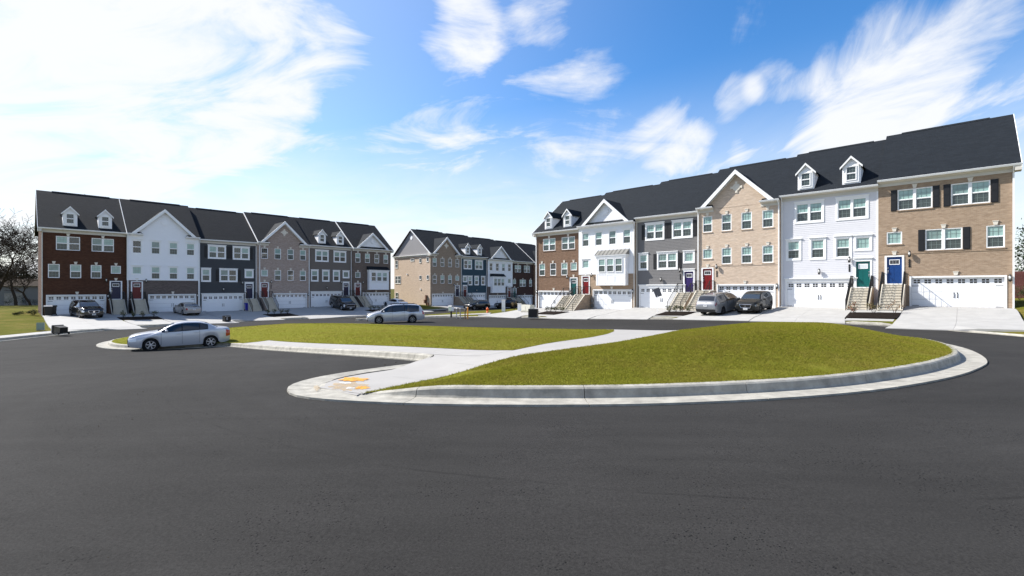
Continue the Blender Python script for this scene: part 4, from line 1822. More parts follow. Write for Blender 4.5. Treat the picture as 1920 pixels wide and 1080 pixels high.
    if kw.get('right_end'):
        x = rb_
        k = MB()
        k.prism([(EAVE_Y - .05, zroof(EAVE_Y - .05) + .015), (RIDGE_Y, zroof(RIDGE_Y) + .02), (RIDGE_Y, zroof(RIDGE_Y) - .24), (EAVE_Y - .05, zroof(EAVE_Y - .05) - .24)], 'x', x + .003, x + .035)
        k.build('rake_board', 'white_trim', root)
        k = MB()
        k.prism([(-.42, 9.30), (-.42, zroof(-.42)), (.35, zroof(.35) - .12), (.35, 9.30)], 'x', W, rb_ + .02)
        k.build('eave_end', tm_, root)

    # ---- front gable
    if kind in ('B', 'D'):
        if kind == 'D':
            hwg = W / 2 - .62
            za = E_Z + hwg * .90
        zb = E_Z + .03
        yf = -.34
        yb = (za - E_Z) / SL + EAVE_Y
        gr = MB()
        for s_ in (-1, 1):
            xe = cg + s_ * (hwg + .0)
            A, B, C_ = (xe, yf, zb), (cg, yf, za + .03), (cg, yb + .1, za + .03)
            De = (xe, yf + .02, zb)
            pts = [A, B, C_, De]
            gr.quad(pts if s_ > 0 else pts[::-1])
            lo = [(q[0], q[1], q[2] - .09) for q in pts]
            gr.quad(lo[::-1] if s_ > 0 else lo)
            gr.quad([A, B, (B[0], B[1], B[2] - .09), (A[0], A[1], A[2] - .09)])
        gr.build('gable_roof', 'roof_shingles', root)
        gw = MB()
        gz = 9.50 if kind == 'B' else 9.74
        yw = 0.0 if kind == 'B' else .03
        xg = hwg - (.55 if kind == 'B' else .28)
        slope_ = (za - zb) / hwg
        ztri = za - .10
        if kind == 'B':
            poly = [(cg - hwg + .45, gz), (cg + hwg - .45, gz), (cg + hwg - .45, zb + .45 * slope_ - .12), (cg, ztri), (cg - hwg + .45, zb + .45 * slope_ - .12)]
        else:
            poly = [(cg - hwg + .25, zb - .05), (cg + hwg - .25, zb - .05), (cg, ztri)]
        if siding_up:
            k = 0
            xs_ = [q[0] for q in poly]
            zlo, zhi = min(q[1] for q in poly), max(q[1] for q in poly)

            def half(z):
                return max(0.0, min(max(xs_) - cg, (za - .10 - z) / slope_))
            z = zlo
            while z < zhi - .02:
                z2 = min(z + .155, zhi)
                h0, h1 = half(z), half(z2)
                gw.quad([(cg - h0, yw - .016, z), (cg + h0, yw - .016, z), (cg + h1, yw, z2), (cg - h1, yw, z2)])
                gw.quad([(cg - h0, yw, z), (cg + h0, yw, z), (cg + h0, yw - .016, z), (cg - h0, yw - .016, z)])
                z = z2
        else:
            gw.quad([(x, yw, z) for x, z in poly])
        gw.build('gable_wall', kw.get('gable_mat', upper), root)
        for s_ in (-1, 1):
            k = MB()
            xe = cg + s_ * (hwg + .06)
            ze = zb - .03
            w_ = .30
            k.prism([(cg, za + .05), (xe, ze + .02), (xe - s_ * .02, ze - w_ * .62), (xe - s_ * .28, ze - w_ * .62 + .02), (cg, za - w_ * 1.15)], 'y', yf - .035, yf + .03)
            k.prism([(cg, za - .10), (xe - s_ * .16, ze - .02), (xe - s_ * .42, ze - .02), (cg, za - .42)], 'y', yw - .05, yw - .002)
            k.build('rake_board', 'white_trim', root)
        v = MB()
        zc = zb + (za - zb) * .50
        if not siding_up and kind == 'B':
            v.lathe([(.34, -.05), (.34, .0)], 20, cx=0, cy=0, axis='y')
            for q in range(4):
                t_ = q * math.pi / 2
                c0, s0 = math.cos(t_), math.sin(t_)
                pl_ = [(.30, -.09), (.52, -.12), (.52, .12), (.30, .09)]
                v.prism([(a_ * c0 - b_ * s0, a_ * s0 + b_ * c0) for a_, b_ in pl_], 'y', -.055, 0)
            v.build('gable_vent', 'keystone', root, (cg, -.002, zc))
        else:
            v.lathe([(.40, -.035), (.42, .0)], 24, axis='y')
            v.lathe([(.30, -.055), (.30, -.03)], 24, axis='y')
            v.build('gable_vent', 'white_siding', root, (cg, yw - .016, zc))
        if kind == 'D':
            pr_ = MB()
            x0_, x1_ = cg - hwg + .1, cg + hwg - .1
            pr_.prism([(EAVE_Y - .03, E_Z - .01), (yw, E_Z + .17), (yw, E_Z + .05)], 'x', x0_, x1_)
            pr_.build('pent_roof', kw.get('bay_roof', 'roof_shingles'), root)

    # ---- bay
    if kind == 'D':
        a, b = X(W - 4.55, W - .80)
        yb_ = -.66
        z0, z1 = 2.72, 6.05
        m = MB()
        m.box(a, b, yb_, -.01, z0, z1)
        bay = m.build('bay', 'white_siding', root)
        for cx in (a, b - .16):
            m = MB()
            m.box(cx - .012, cx + .172, yb_ - .02, yb_ + .12, z0 - .015, z1)
            m.build('corner_board', 'white_trim', bay)
        m = MB()
        m.box(a - .06, b + .06, yb_ - .07, .0, z1 - .22, z1 - .02)
        m.box(a - .12, b + .12, yb_ - .14, .0, z1 - .02, z1 + .08)
        m.build('bay_cornice', 'white_trim', bay)
        m = MB()
        m.prism([(yb_ - .16, z1 + .08), (-.01, z1 + .70), (-.01, z1 + .08)], 'x', a - .14, b + .14)
        if kw.get('bay_roof') == 'metal_roof':
            for i in range(9):
                xx = a - .12 + (b - a + .24) * i / 8
                m.prism([(yb_ - .16, z1 + .09), (yb_ - .16, z1 + .13), (-.01, z1 + .75), (-.01, z1 + .69)], 'x', xx - .014, xx + .014)
        m.build('bay_roof', kw.get('bay_roof', 'roof_shingles'), bay)
        lw = (b - a - .5) / 3
        for i in range(3):
            xx = a + .25 + i * lw
            wo = window(root, xx + .09, xx + lw - .09, 4.20, 5.72, 1, False, y=yb_ - .065, glass=[gl()])
            m = MB()
            for (q0, q1, r0, r1) in ((xx + .06, xx + lw - .06, 2.92, 2.99), (xx + .06, xx + lw - .06, 3.86, 3.93), (xx + .06, xx + .12, 2.99, 3.86), (xx + lw - .12, xx + lw - .06, 2.99, 3.86)):
                m.box(q0, q1, yb_ - .018, yb_ - .001, r0, r1)
            m.build('panel_moulding', 'white_trim', bay)
        m = MB()
        m.box(a + .18, b - .18, yb_ - .03, yb_ - .001, 4.02, 4.14)
        m.build('bay_sill', 'white_trim', bay)

    # ---- dormers
    for dcx in kw.get('dormers', ()):
        dcx = X(dcx, dcx)[0]
        dw, zb, zt2, zap = 1.22, zroof(.10) - .02, 11.62, 12.36
        y0 = .06
        yw_ = (zt2 - E_Z) / SL + EAVE_Y
        m = MB()
        x0_, x1_ = dcx - dw / 2, dcx + dw / 2
        m.quad([(x0_, y0, zb), (x1_, y0, zb), (x1_, y0, zt2), (x0_, y0, zt2)])
        m.quad([(x0_, y0, zt2), (x1_, y0, zt2), (dcx, y0, zap - .06)])
        for x in (x0_, x1_):
            q = [(x, y0, zb), (x, y0, zt2), (x, yw_, zt2), (x, y0 + .05, zroof(y0) - .05)]
            m.quad(q if x == x0_ else q[::-1])
        do = m.build('dormer', 'white_siding', root)
        m = MB()
        yr = (zap - E_Z) / SL + EAVE_Y
        for s_ in (-1, 1):
            xe = dcx + s_ * (dw / 2 + .13)
            ze = zt2 - .10
            pts = [(xe, y0 - .16, ze), (dcx, y0 - .16, zap), (dcx, yr, zap), (xe, yw_ - .1, ze)]
            m.quad(pts if s_ > 0 else pts[::-1])
            lo = [(q[0], q[1], q[2] - .06) for q in pts]
            m.quad(lo[::-1] if s_ > 0 else lo)
        m.build('dormer_roof', 'roof_shingles', do)
        for s_ in (-1, 1):
            k = MB()
            xe = dcx + s_ * (dw / 2 + .15)
            ze = zt2 - .13
            k.prism([(dcx, zap + .02), (xe, ze + .02), (xe, ze - .14), (dcx, zap - .17)], 'y', y0 - .185, y0 - .14)
            k.build('rake_board', 'white_trim', do)
        wo = window(root, dcx - .36, dcx + .36, zb + .26, zt2 - .08, 1, False, y=y0 - .065, glass=[kw.get('dorm_glass', ('pane_dark', 'pane_dark'))])
        link('window_trim', trim_mesh(.72, zt2 - .08 - zb - .26, .14, .12, .16, False), wo, (0, .055, 0))

    # ---- downspouts
    for x, zlo in kw.get('spouts', ()):
        x = x if x >= 0 else W + x
        m = MB()
        m.tube((x, -.42, 9.62), (x, -.09, 9.15), .04, n=5)
        m.box(x - .045, x + .045, -.125, -.04, zlo, 9.2)
        m.box(x - .045, x + .045, -.35, -.10, zlo - .02, zlo + .06)
        m.build('downspout', kw.get('spout_mat', 'white_trim'), root)
    return root


def hash_(s):
    h = 7
    for c in s:
        h = (h * 131 + ord(c)) % 1000003
    return h


G_R, G_L, G_M = 'townhouses of the right-hand row', 'townhouses of the left-hand row', 'townhouses of the far middle row'
UR = [1.24, 8.2, 15.62, 22.45, 29.75, 36.6, 43.92]
BR = [-2.60, -2.42, -2.12, -1.90, -1.64, -1.38]
UL = [0.0, 7.32, 14.85, 22.0, 29.5, 36.7, 44.0]
BL = [-3.03, -3.05, -3.20, -3.05, -3.00, -3.02]
UM = [0.0, 7.4, 14.25, 21.7, 28.9, 36.1]
BM = [-3.32, -3.47, -3.74, -3.86, -4.0]
D2 = lambda W: (W - 2.0, W - 5.05)

house('R', UR[0], UR[1], BR[0], 0, 'A', 'brown_brick', 'brown brick townhouse with two white dormers and a green door', 'door_dark_green', True, group=G_R, dormers=(4.95, 1.95), left_end=True, dorm_glass=('pane_screen', 'pane_screen'), spouts=((.06, 0),), both_lamps=True, foot=-.45)
house('R', UR[1], UR[2], BR[1], .3, 'D', ('white_siding', 'tan_brick'), 'white sided townhouse in sun with a metal roofed bay over its garage', 'door_red', False, group=G_R, bay_roof='metal_roof', spouts=((-.06, 0),), spout_mat='cream_trim', foot=-.45, trim='white_trim')
house('R', UR[2], UR[3], BR[2], 0, 'CS', 'grey_siding', 'mid grey sided townhouse with black shutters and a purple door', 'door_purple', True, group=G_R, number=True, spouts=((.10, 0),), spout_mat='cream_trim', dark=.05, trim='cream_trim')
house('R', UR[3], UR[4], BR[3], .3, 'B', 'beige_brick', 'beige brick townhouse with a brick front gable and a bright red door', 'door_red', False, group=G_R, number=True, spouts=((.10, 0), (-.08, 0)), both_lamps=False, dark=.03)
house('R', UR[4], UR[5], BR[4], 0, 'C', 'lilac_siding', 'pale lilac sided townhouse with two white dormers and a teal green door', 'door_green', True, group=G_R, number=True, dormers=(4.95, 1.75), dorm_glass=('pane_screen', 'pane_screen'), frosted=True, spouts=((.10, 0),), dark=.0, trim='cream_trim', stair_mat='stair_concrete')
house('R', UR[5], UR[6], BR[5], .08, 'AS', 'tan_brick', 'tan brick townhouse with black shutters and a blue door', 'door_blue', False, group=G_R, number=True, right_end=True, spouts=((-.05, -.1),), dark=.0)
house('L', UL[0], UL[1], BL[0], 0, 'A', 'red_brick', 'dark red brick townhouse with two white dormers beside bare trees', 'door_navy', True, group=G_L, dormers=(5.0, 1.95), left_end=True, pipe=.55, spouts=((.04, 0),), spout_mat='cream_trim')
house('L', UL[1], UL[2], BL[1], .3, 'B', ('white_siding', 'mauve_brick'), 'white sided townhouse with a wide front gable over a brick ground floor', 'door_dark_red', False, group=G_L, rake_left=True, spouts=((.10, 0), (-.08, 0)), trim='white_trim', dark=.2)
house('L', UL[2], UL[3], BL[2], 0, 'CS', 'charcoal_siding', 'charcoal sided townhouse with black shutters and plain roof', 'door_navy', True, group=G_L, pipe=.42, spouts=((.08, 0),), dark=.3, trim='cream_trim')
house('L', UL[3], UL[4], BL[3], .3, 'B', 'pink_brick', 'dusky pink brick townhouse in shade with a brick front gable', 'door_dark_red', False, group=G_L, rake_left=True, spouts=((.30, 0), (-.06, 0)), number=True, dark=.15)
house('L', UL[4], UL[5], BL[4], 0, 'C', 'taupe_siding', 'taupe sided townhouse with two dormers behind the big black vehicle', 'door_navy', True, group=G_L, dormers=(5.0, 1.95), dark=.25, trim='cream_trim')
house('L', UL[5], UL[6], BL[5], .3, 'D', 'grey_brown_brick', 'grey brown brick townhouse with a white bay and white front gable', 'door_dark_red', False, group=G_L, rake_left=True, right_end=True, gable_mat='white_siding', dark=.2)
hm = house('M', UM[0], UM[1], BM[0], 0, 'B', 'shade_tan_brick', 'corner brick townhouse with a sunlit tan side wall and grey gable end', 'door_navy', True, group=G_M, left_end=True, side_brick='beige_brick', spouts=((-.05, 0),), spout_mat='cream_trim', dark=.2)
house('M', UM[1], UM[2], BM[1], 0, 'C', 'teal_siding', 'teal blue sided townhouse with two dormers', 'door_dark_red', False, group=G_M, dormers=(4.95, 1.75), dark=.35, trim='cream_trim')
house('M', UM[2], UM[3], BM[2], .3, 'D', ('white_siding', 'mauve_brick'), 'white sided townhouse in shade with a dark roofed bay', 'door_dark_red', True, group=G_M, dark=.35, trim='white_trim')
house('M', UM[3], UM[4], BM[3], 0, 'AS', 'dark_brown_brick', 'dark brown brick townhouse with black shutters, half hidden by the sunny brown one', 'door_dark_green', False, group=G_M, dark=.1)
house('M', UM[4], UM[5], BM[4], .3, 'B', 'brown_brick', 'far brick townhouse of which only roof and edge show', 'door_navy', True, group=G_M, rake_left=True, dark=.2)

# the sunlit end wall of the corner house
eb = MB()
eb.box(-.055, -.02, .02, BACK_Y + .3, 9.26, 9.52)
eb.box(-.30, 0, .02, BACK_Y + .3, 9.52, 9.60)
eb.build('frieze', 'white_trim', hm)
gs = MB()
z = 9.60
while z < zroof(RIDGE_Y) - .25:
    z2 = min(z + .155, zroof(RIDGE_Y) - .2)

    def yy(zv):
        h = (zroof(RIDGE_Y) - .2 - zv) / SL
        return RIDGE_Y - h, RIDGE_Y + h
    a, b = yy(z)
    c, d = yy(z2)
    gs.quad([(-.020, b, z), (-.020, a, z), (-.006, c, z2), (-.006, d, z2)])
    z = z2
gs.build('gable_end', 'gable_grey_siding', hm)
gv = MB()
gv.tube((-.06, 6, 13.0), (-.015, 6, 13.0), .38, n=20)
gv.build('gable_vent', 'white_siding', hm)
for (y0, y1, z0, z1, n, small) in ((10.7, 11.6, 7.3, 8.8, 1, False), (9.7, 11.6, 4.2, 5.7, 2, False), (10.6, 11.5, .9, 2.4, 1, False), (5.1, 6.3, 8.5, 8.95, 1, True), (2.8, 3.4, 8.1, 8.9, 1, True), (.5, 1.1, 8.2, 9.0, 1, True),
                                 (2.8, 3.4, 4.9, 5.7, 1, True), (.5, 1.1, 4.9, 5.7, 1, True)):
    wo = window(hm, 0, y1 - y0, z0, z1, n, small, glass=[('pane_screen', 'pane_screen')] * n)
    wo.location = (-.055, y1, z0)
    wo.rotation_euler = (0, 0, -math.pi / 2)
    s = MB()
    s.box(-.07, 0, y0 - .05, y1 + .05, z0 - .08, z0)
    s.build('window_sill', 'keystone', hm)
for y_, z_ in ((7.4, 6.0), (3.0, 3.1)):
    v = MB()
    v.box(-.12, 0, y_ - .11, y_ + .11, z_ - .12, z_ + .12)
    v.build('wall_vent', 'white_trim', hm)
mt = MB()
mt.box(-.30, 0, .9, 1.25, 1.1, 2.0)
mt.box(-.22, 0, 1.0, 1.12, -.2, 1.1)
mt.box(-.34, 0, 1.3, 1.62, .5, 1.15)
mt.box(-.20, 0, .45, .70, -.2, .6)
mt.build('utility_meter', 'rust_brown', hm)

# ------------------------------------------------------------------ drives, front walks, beds, kerbs along the rows
def row_ud(row, x, y):
    o, t = ROWS[row]
    n = np.array([t[1], -t[0]])
    dx, dy = np.asarray(x) - o[0], np.asarray(y) - o[1]
    return dx * t[0] + dy * t[1], dx * n[0] + dy * n[1]


UB = {'R': (UR, BR), 'L': (UL, BL), 'M': (UM, BM)}
OFFS = {'R': [0, .3, 0, .3, 0, .08], 'L': [0, .3, 0, .3, 0, .3], 'M': [0, 0, .3, 0, .3]}


def kerb_d(row, u):
    if row == 'M':
        return np.full(np.shape(u), 6.45)
    line = r_kerb if row == 'R' else l_kerb
    a, b = row_ud(row, line[:, 0], line[:, 1])
    if row == 'R':
        k = (a > -8) & (b < 14)
    else:
        k = (a > -3) & (a < 40) & (b > 8)
    a, b = a[k], b[k]
    i = np.argsort(a)
    return np.interp(u, a[i], b[i])


def front_h(row, own=None):
    us, bs = UB[row]
    mid = [(us[i] + us[i + 1]) / 2 for i in range(len(bs))]

    def f(x, y):
        u, d = row_ud(row, x, y)
        bi = np.interp(u, mid, bs) + CAM_Z
        t = smooth(0.0, 6.0, d)
        z = (1 - t) * bi + t * (zt(x, y) + KERB_H + .020)
        if own is not None:
            z = z + (bs[own] + CAM_Z - bi) * (1 - smooth(0.0, 3.5, d))
        s_ = smooth(0.0, .62, kerb_d(row, u) - d)
        return (zt(x, y) + .045) * (1 - s_) + z * s_
    return f


_yh0 = yard_h


def in_out(row, u0, u1, d0, d1):
    return [P2(row, u0, d0), P2(row, u1, d0), P2(row, u1, d1), P2(row, u0, d1)]


TY = {'R': 7.05, 'L': 10.4, 'M': 4.6}
BED = {'R': 4.75, 'L': 7.1, 'M': 4.4}


def frontage(row, i, odd):
    us, bs = UB[row]
    W = us[i + 1] - us[i]
    o_ = us[i]
    dr = tag(bpy.data.objects.new('driveway', None), kind='structure')
    COL.objects.link(dr)
    hf = front_h(row, i)
    # street side edge u of the stair side flares out beyond D = 3.6
    ge = 5.62
    out, inn = (0.04, W - .0)
    kd = float(np.mean(kerb_d(row, np.array([o_ + W * .25, o_ + W * .75]))))
    rows_ = [(OFFS[row][i] + .03, 0.0), (3.4, 0.0), (TY[row], .05), (max(kd - 1.3, TY[row] + .4), .15), (kd + .03, .35)]
    if row == 'M':
        rows_ = [(OFFS[row][i] + .03, 0.0), (3.0, 0.0), (5.0, .7), (kd + .03, .9)]
    for k in range(len(rows_) - 1):
        (d0, f0), (d1, f1) = rows_[k], rows_[k + 1]
        d0 += .006
        d1 -= .006
        nspl = 2
        for s_ in range(nspl):
            def ue(f, a):
                e = ge + f
                v = out + (e - out) * a
                return o_ + (v if odd else W - v)
            g = .006
            poly = [P2(row, ue(f0, s_ / nspl) + g * 0, d0), P2(row, ue(f0, (s_ + 1) / nspl - .0018), d0), P2(row, ue(f1, (s_ + 1) / nspl - .0018), d1), P2(row, ue(f1, s_ / nspl), d1)]
            drape('slab', poly, hf, 'concrete', 1.4, .12, parent=dr)


PAIRS = {'R': [(0, 1), (2, 3), (4, 5)], 'L': [(0, 1), (2, 3), (4, 5)], 'M': [(0, 1), (2, 3)]}
SHRUBS = []
for row in ('R', 'L', 'M'):
    us, bs = UB[row]
    for i in range(len(bs)):
        frontage(row, i, i % 2 == 0)
    for a, b in PAIRS[row]:
        ua, ub = us[a] + 5.66, us[b + 1] - 5.66
        kd = float(kerb_d(row, (ua + ub) / 2))
        hf = front_h(row)
        w0 = tag(bpy.data.objects.new('front_walk', None), kind='structure')
        COL.objects.link(w0)
        um = (ua + ub) / 2
        for q0, q1 in ((ua, um - .006), (um + .006, ub)):
            drape('slab', in_out(row, q0, q1, .35, BED[row] - .05), lambda x, y: hf(x, y) - .012, 'concrete', 1.0, .12, parent=w0)
        ds = BED[row]
        de = TY[row] + .15
        fl = .12
        if row == 'M':
            ds, de, fl = 4.4, 5.6, .2
        bed = [P2(row, ua - .02, ds), P2(row, ub + .02, ds), P2(row, ub - fl + .1, de - .5), P2(row, ub - fl - .0, de), P2(row, ua + fl, de), P2(row, ua + fl - .1, de - .5)]
        tag(drape('mulch_bed', bed, lambda x, y: hf(x, y) + .05 + .05 * smooth(0, .5, dist_poly(bed, x, y)), 'mulch', .35, .12), kind='structure')
        if row != 'M':
            sw = tag(bpy.data.objects.new('pavement', None), kind='structure')
            COL.objects.link(sw)
            va, vb = ua + .14, ub - .14
            for d0, d1 in (((de + .02, max(kd - 1.15, de + .3)),)):
                m_ = (va + vb) / 2
                for q0, q1 in ((va, m_ - .006), (m_ + .006, vb)):
                    drape('slab', in_out(row, q0, q1, d0, d1), lambda x, y: hf(x, y) - .004, 'concrete', .9, .12, parent=sw)
        for k in range(4):
            uu = ua + .5 + (ub - ua - 1.0) * k / 3 + rng.uniform(-.15, .15)
            dd = ds + .45 + rng.uniform(0, .35)
            SHRUBS.append((row, a, k, P2(row, uu, dd), hf))

# lower the yards next to the house fronts so that drives and walks lie on top
for ob in [o for o in COL.objects if o.name.startswith('front_yard')]:
    me = ob.data
    co = np.empty(len(me.vertices) * 3)
    me.vertices.foreach_get('co', co)
    co = co.reshape(-1, 3)
    for row in ('R', 'L', 'M'):
        u, d = row_ud(row, co[:, 0], co[:, 1])
        n = UB[row][0][-1]
        k = (u > (0.3 if row == 'R' else -.2)) & (u < n + .2) & (d > -14) & (d < 7)
        bedz = np.zeros(len(u), bool)
        for a, b in PAIRS[row]:
            bedz |= (u > UB[row][0][a] + 5.5) & (u < UB[row][0][b + 1] - 5.5)
        co[:, 2] -= np.where((u > -.2) & (u < n + .2) & (d > 4) & (d < kerb_d(row, u) + .3) & ~bedz, .12, 0)
        co[:, 2] -= np.where(k, .34 * (1 - smooth(1.0, 4.5, d)), 0) + np.where(k & (d < 9), .03, 0)
    me.vertices.foreach_set('co', co.ravel())
    me.update()


def row_kerb(label, line, row):
    root = thing('street_kerb', label, 'kerb', (0, 0, 0), group='kerbs along the house rows')
    us = UB[row][0]

    def hs_(s_, p):
        u, d = row_ud(row, p[0], p[1])
        if -0.5 < u < us[-1] and d < 22:
            for a, b in PAIRS[row]:
                ua, ub = us[a] + 5.66 + .1, us[b + 1] - 5.66 - .1
                if ua < u < ub:
                    return .35 + .6 * min(1.0, min(u - ua, ub - u) / .5)
            return .30
        return .95
    kerb_pieces(root, line, False, hs_, .42, top=.14)
    return root


def seg(line, pred):
    return np.array([p for p in line if pred(p)])


rk = seg(r_kerb, lambda p: p[1] > -15)
row_kerb('kerb and gutter along the sunny right-hand row of houses', resample(rk, 1.0, False), 'R')
lk = seg(l_kerb, lambda p: p[1] > -5)
row_kerb('kerb and gutter in front of the shaded left-hand houses', resample(lk, 1.0, False), 'L')
ms = seg(np.array(m_side), lambda p: p[1] < 95)
row_kerb('kerb round the grass wedge at the side street', resample(chaikin([P2('R', -9, 20), P2('R', -10.3, 18), P2('R', -10.6, 15), P2('R', -9.8, 10), P2('R', -9.6, -20)], 2, False), 1.0, False)[::-1], 'M')
# pavement strip on the left lawn and at the corner wedge
lw = tag(bpy.data.objects.new('pavement', None), kind='structure')
COL.objects.link(lw)
lk2 = resample(lk, 1.6, False)
for k in range(len(lk2) - 1):
    a, b = lk2[k], lk2[k + 1]
    if not (2 < a[1] < 58):
        continue
    u, d = row_ud('L', a[0], a[1])
    if u > 2.2:
        break
    t = (b - a) / np.linalg.norm(b - a)
    n = np.array([-t[1], t[0]])
    t2 = (lk2[min(k + 2, len(lk2) - 1)] - a)
    t2 /= np.linalg.norm(t2)
    n2 = np.array([-t2[1], t2[0]])
    drape('slab', [a + n * .75 + t * .005, b + n2 * .75 - t * .005, b + n2 * 2.25 - t * .005, a + n * 2.25 + t * .005], lambda x, y: yard_h(x, y) + .02, 'concrete', 1.2, .1, parent=lw)
cw = tag(bpy.data.objects.new('pavement', None), kind='structure')
COL.objects.link(cw)
wline = chaikin([P2('R', -8.6, 17.6), P2('R', -7.4, 14.6), P2('R', -4.0, 11.4), P2('R', .5, 7.6)], 2, False)
wline = resample(wline, 1.5, False)
for k in range(len(wline) - 1):
    a, b = wline[k], wline[k + 1]
    t = (b - a) / np.linalg.norm(b - a)
    n = np.array([-t[1], t[0]])
    drape('slab', [a + n * .9 + t * .005, b + n * .9 - t * .005, b - n * .9 - t * .005, a - n * .9 + t * .005], lambda x, y: yard_h(x, y) + .02, 'concrete', 1.2, .1, parent=cw)


# ------------------------------------------------------------------ vehicles
def cubic(pts, x):
    xs, zs = [p[0] for p in pts], [p[1] for p in pts]
    # monotone-ish interpolation of the outline
    n = len(xs)
    m = [0] * n
    dlt = [(zs[i + 1] - zs[i]) / (xs[i + 1] - xs[i]) for i in range(n - 1)]
    m[0], m[-1] = dlt[0], dlt[-1]
    for i in range(1, n - 1):
        m[i] = 0 if dlt[i - 1] * dlt[i] <= 0 else 2 * dlt[i - 1] * dlt[i] / (dlt[i - 1] + dlt[i])
    if x <= xs[0]:
        return zs[0]
    if x >= xs[-1]:
        return zs[-1]
    i = max(k for k in range(n - 1) if xs[k] <= x)
    h = xs[i + 1] - xs[i]
    t = (x - xs[i]) / h
    return ((2 * t ** 3 - 3 * t ** 2 + 1) * zs[i] + (t ** 3 - 2 * t ** 2 + t) * h * m[i] + (-2 * t ** 3 + 3 * t ** 2) * zs[i + 1] + (t ** 3 - t ** 2) * h * m[i + 1])


def wheel_meshes(r, wd, rim, spokes):
    k_ = ('wheel', r, wd, rim, spokes)
    if k_ in MCACHE:
        return MCACHE[k_]
    t = MB()
    t.lathe([(r * .66, -wd / 2), (r * .93, -wd / 2), (r * .985, -wd * .42), (r, -wd * .25), (r, wd * .25), (r * .985, wd * .42), (r * .93, wd / 2), (r * .68, wd / 2 * .96), (r * .66, wd / 2 * .7)], 28, axis='y')
    q = MB()
    y = wd / 2
    q.lathe([(r * .70, y * .80), (r * .69, y * .99), (r * .64, y * .99), (r * .61, y * .45)], 28, mi=0, axis='y', cap=False)
    q.lathe([(r * .62, y * .38), (r * .62, y * .43)], 24, mi=1, axis='y')
    for i in range(spokes):
        a = 2 * math.pi * i / spokes + .2
        c, s_ = math.cos(a), math.sin(a)
        w0, w1 = r * .075, r * .095
        pts = [(r * .10, -w0), (r * .66, -w1), (r * .66, w1), (r * .10, w0)]
        q.prism([(px * c - pz * s_, px * s_ + pz * c) for px, pz in pts], 'y', y * .55, y * .93)
    q.lathe([(r * .16, y * .5), (r * .16, y * .96), (r * .09, y * 1.0)], 12, axis='y')
    MCACHE[k_] = (t.mesh('wheel', 'tyre', True), q.mesh('rim', [rim, 'car_black_trim']))
    return MCACHE[k_]


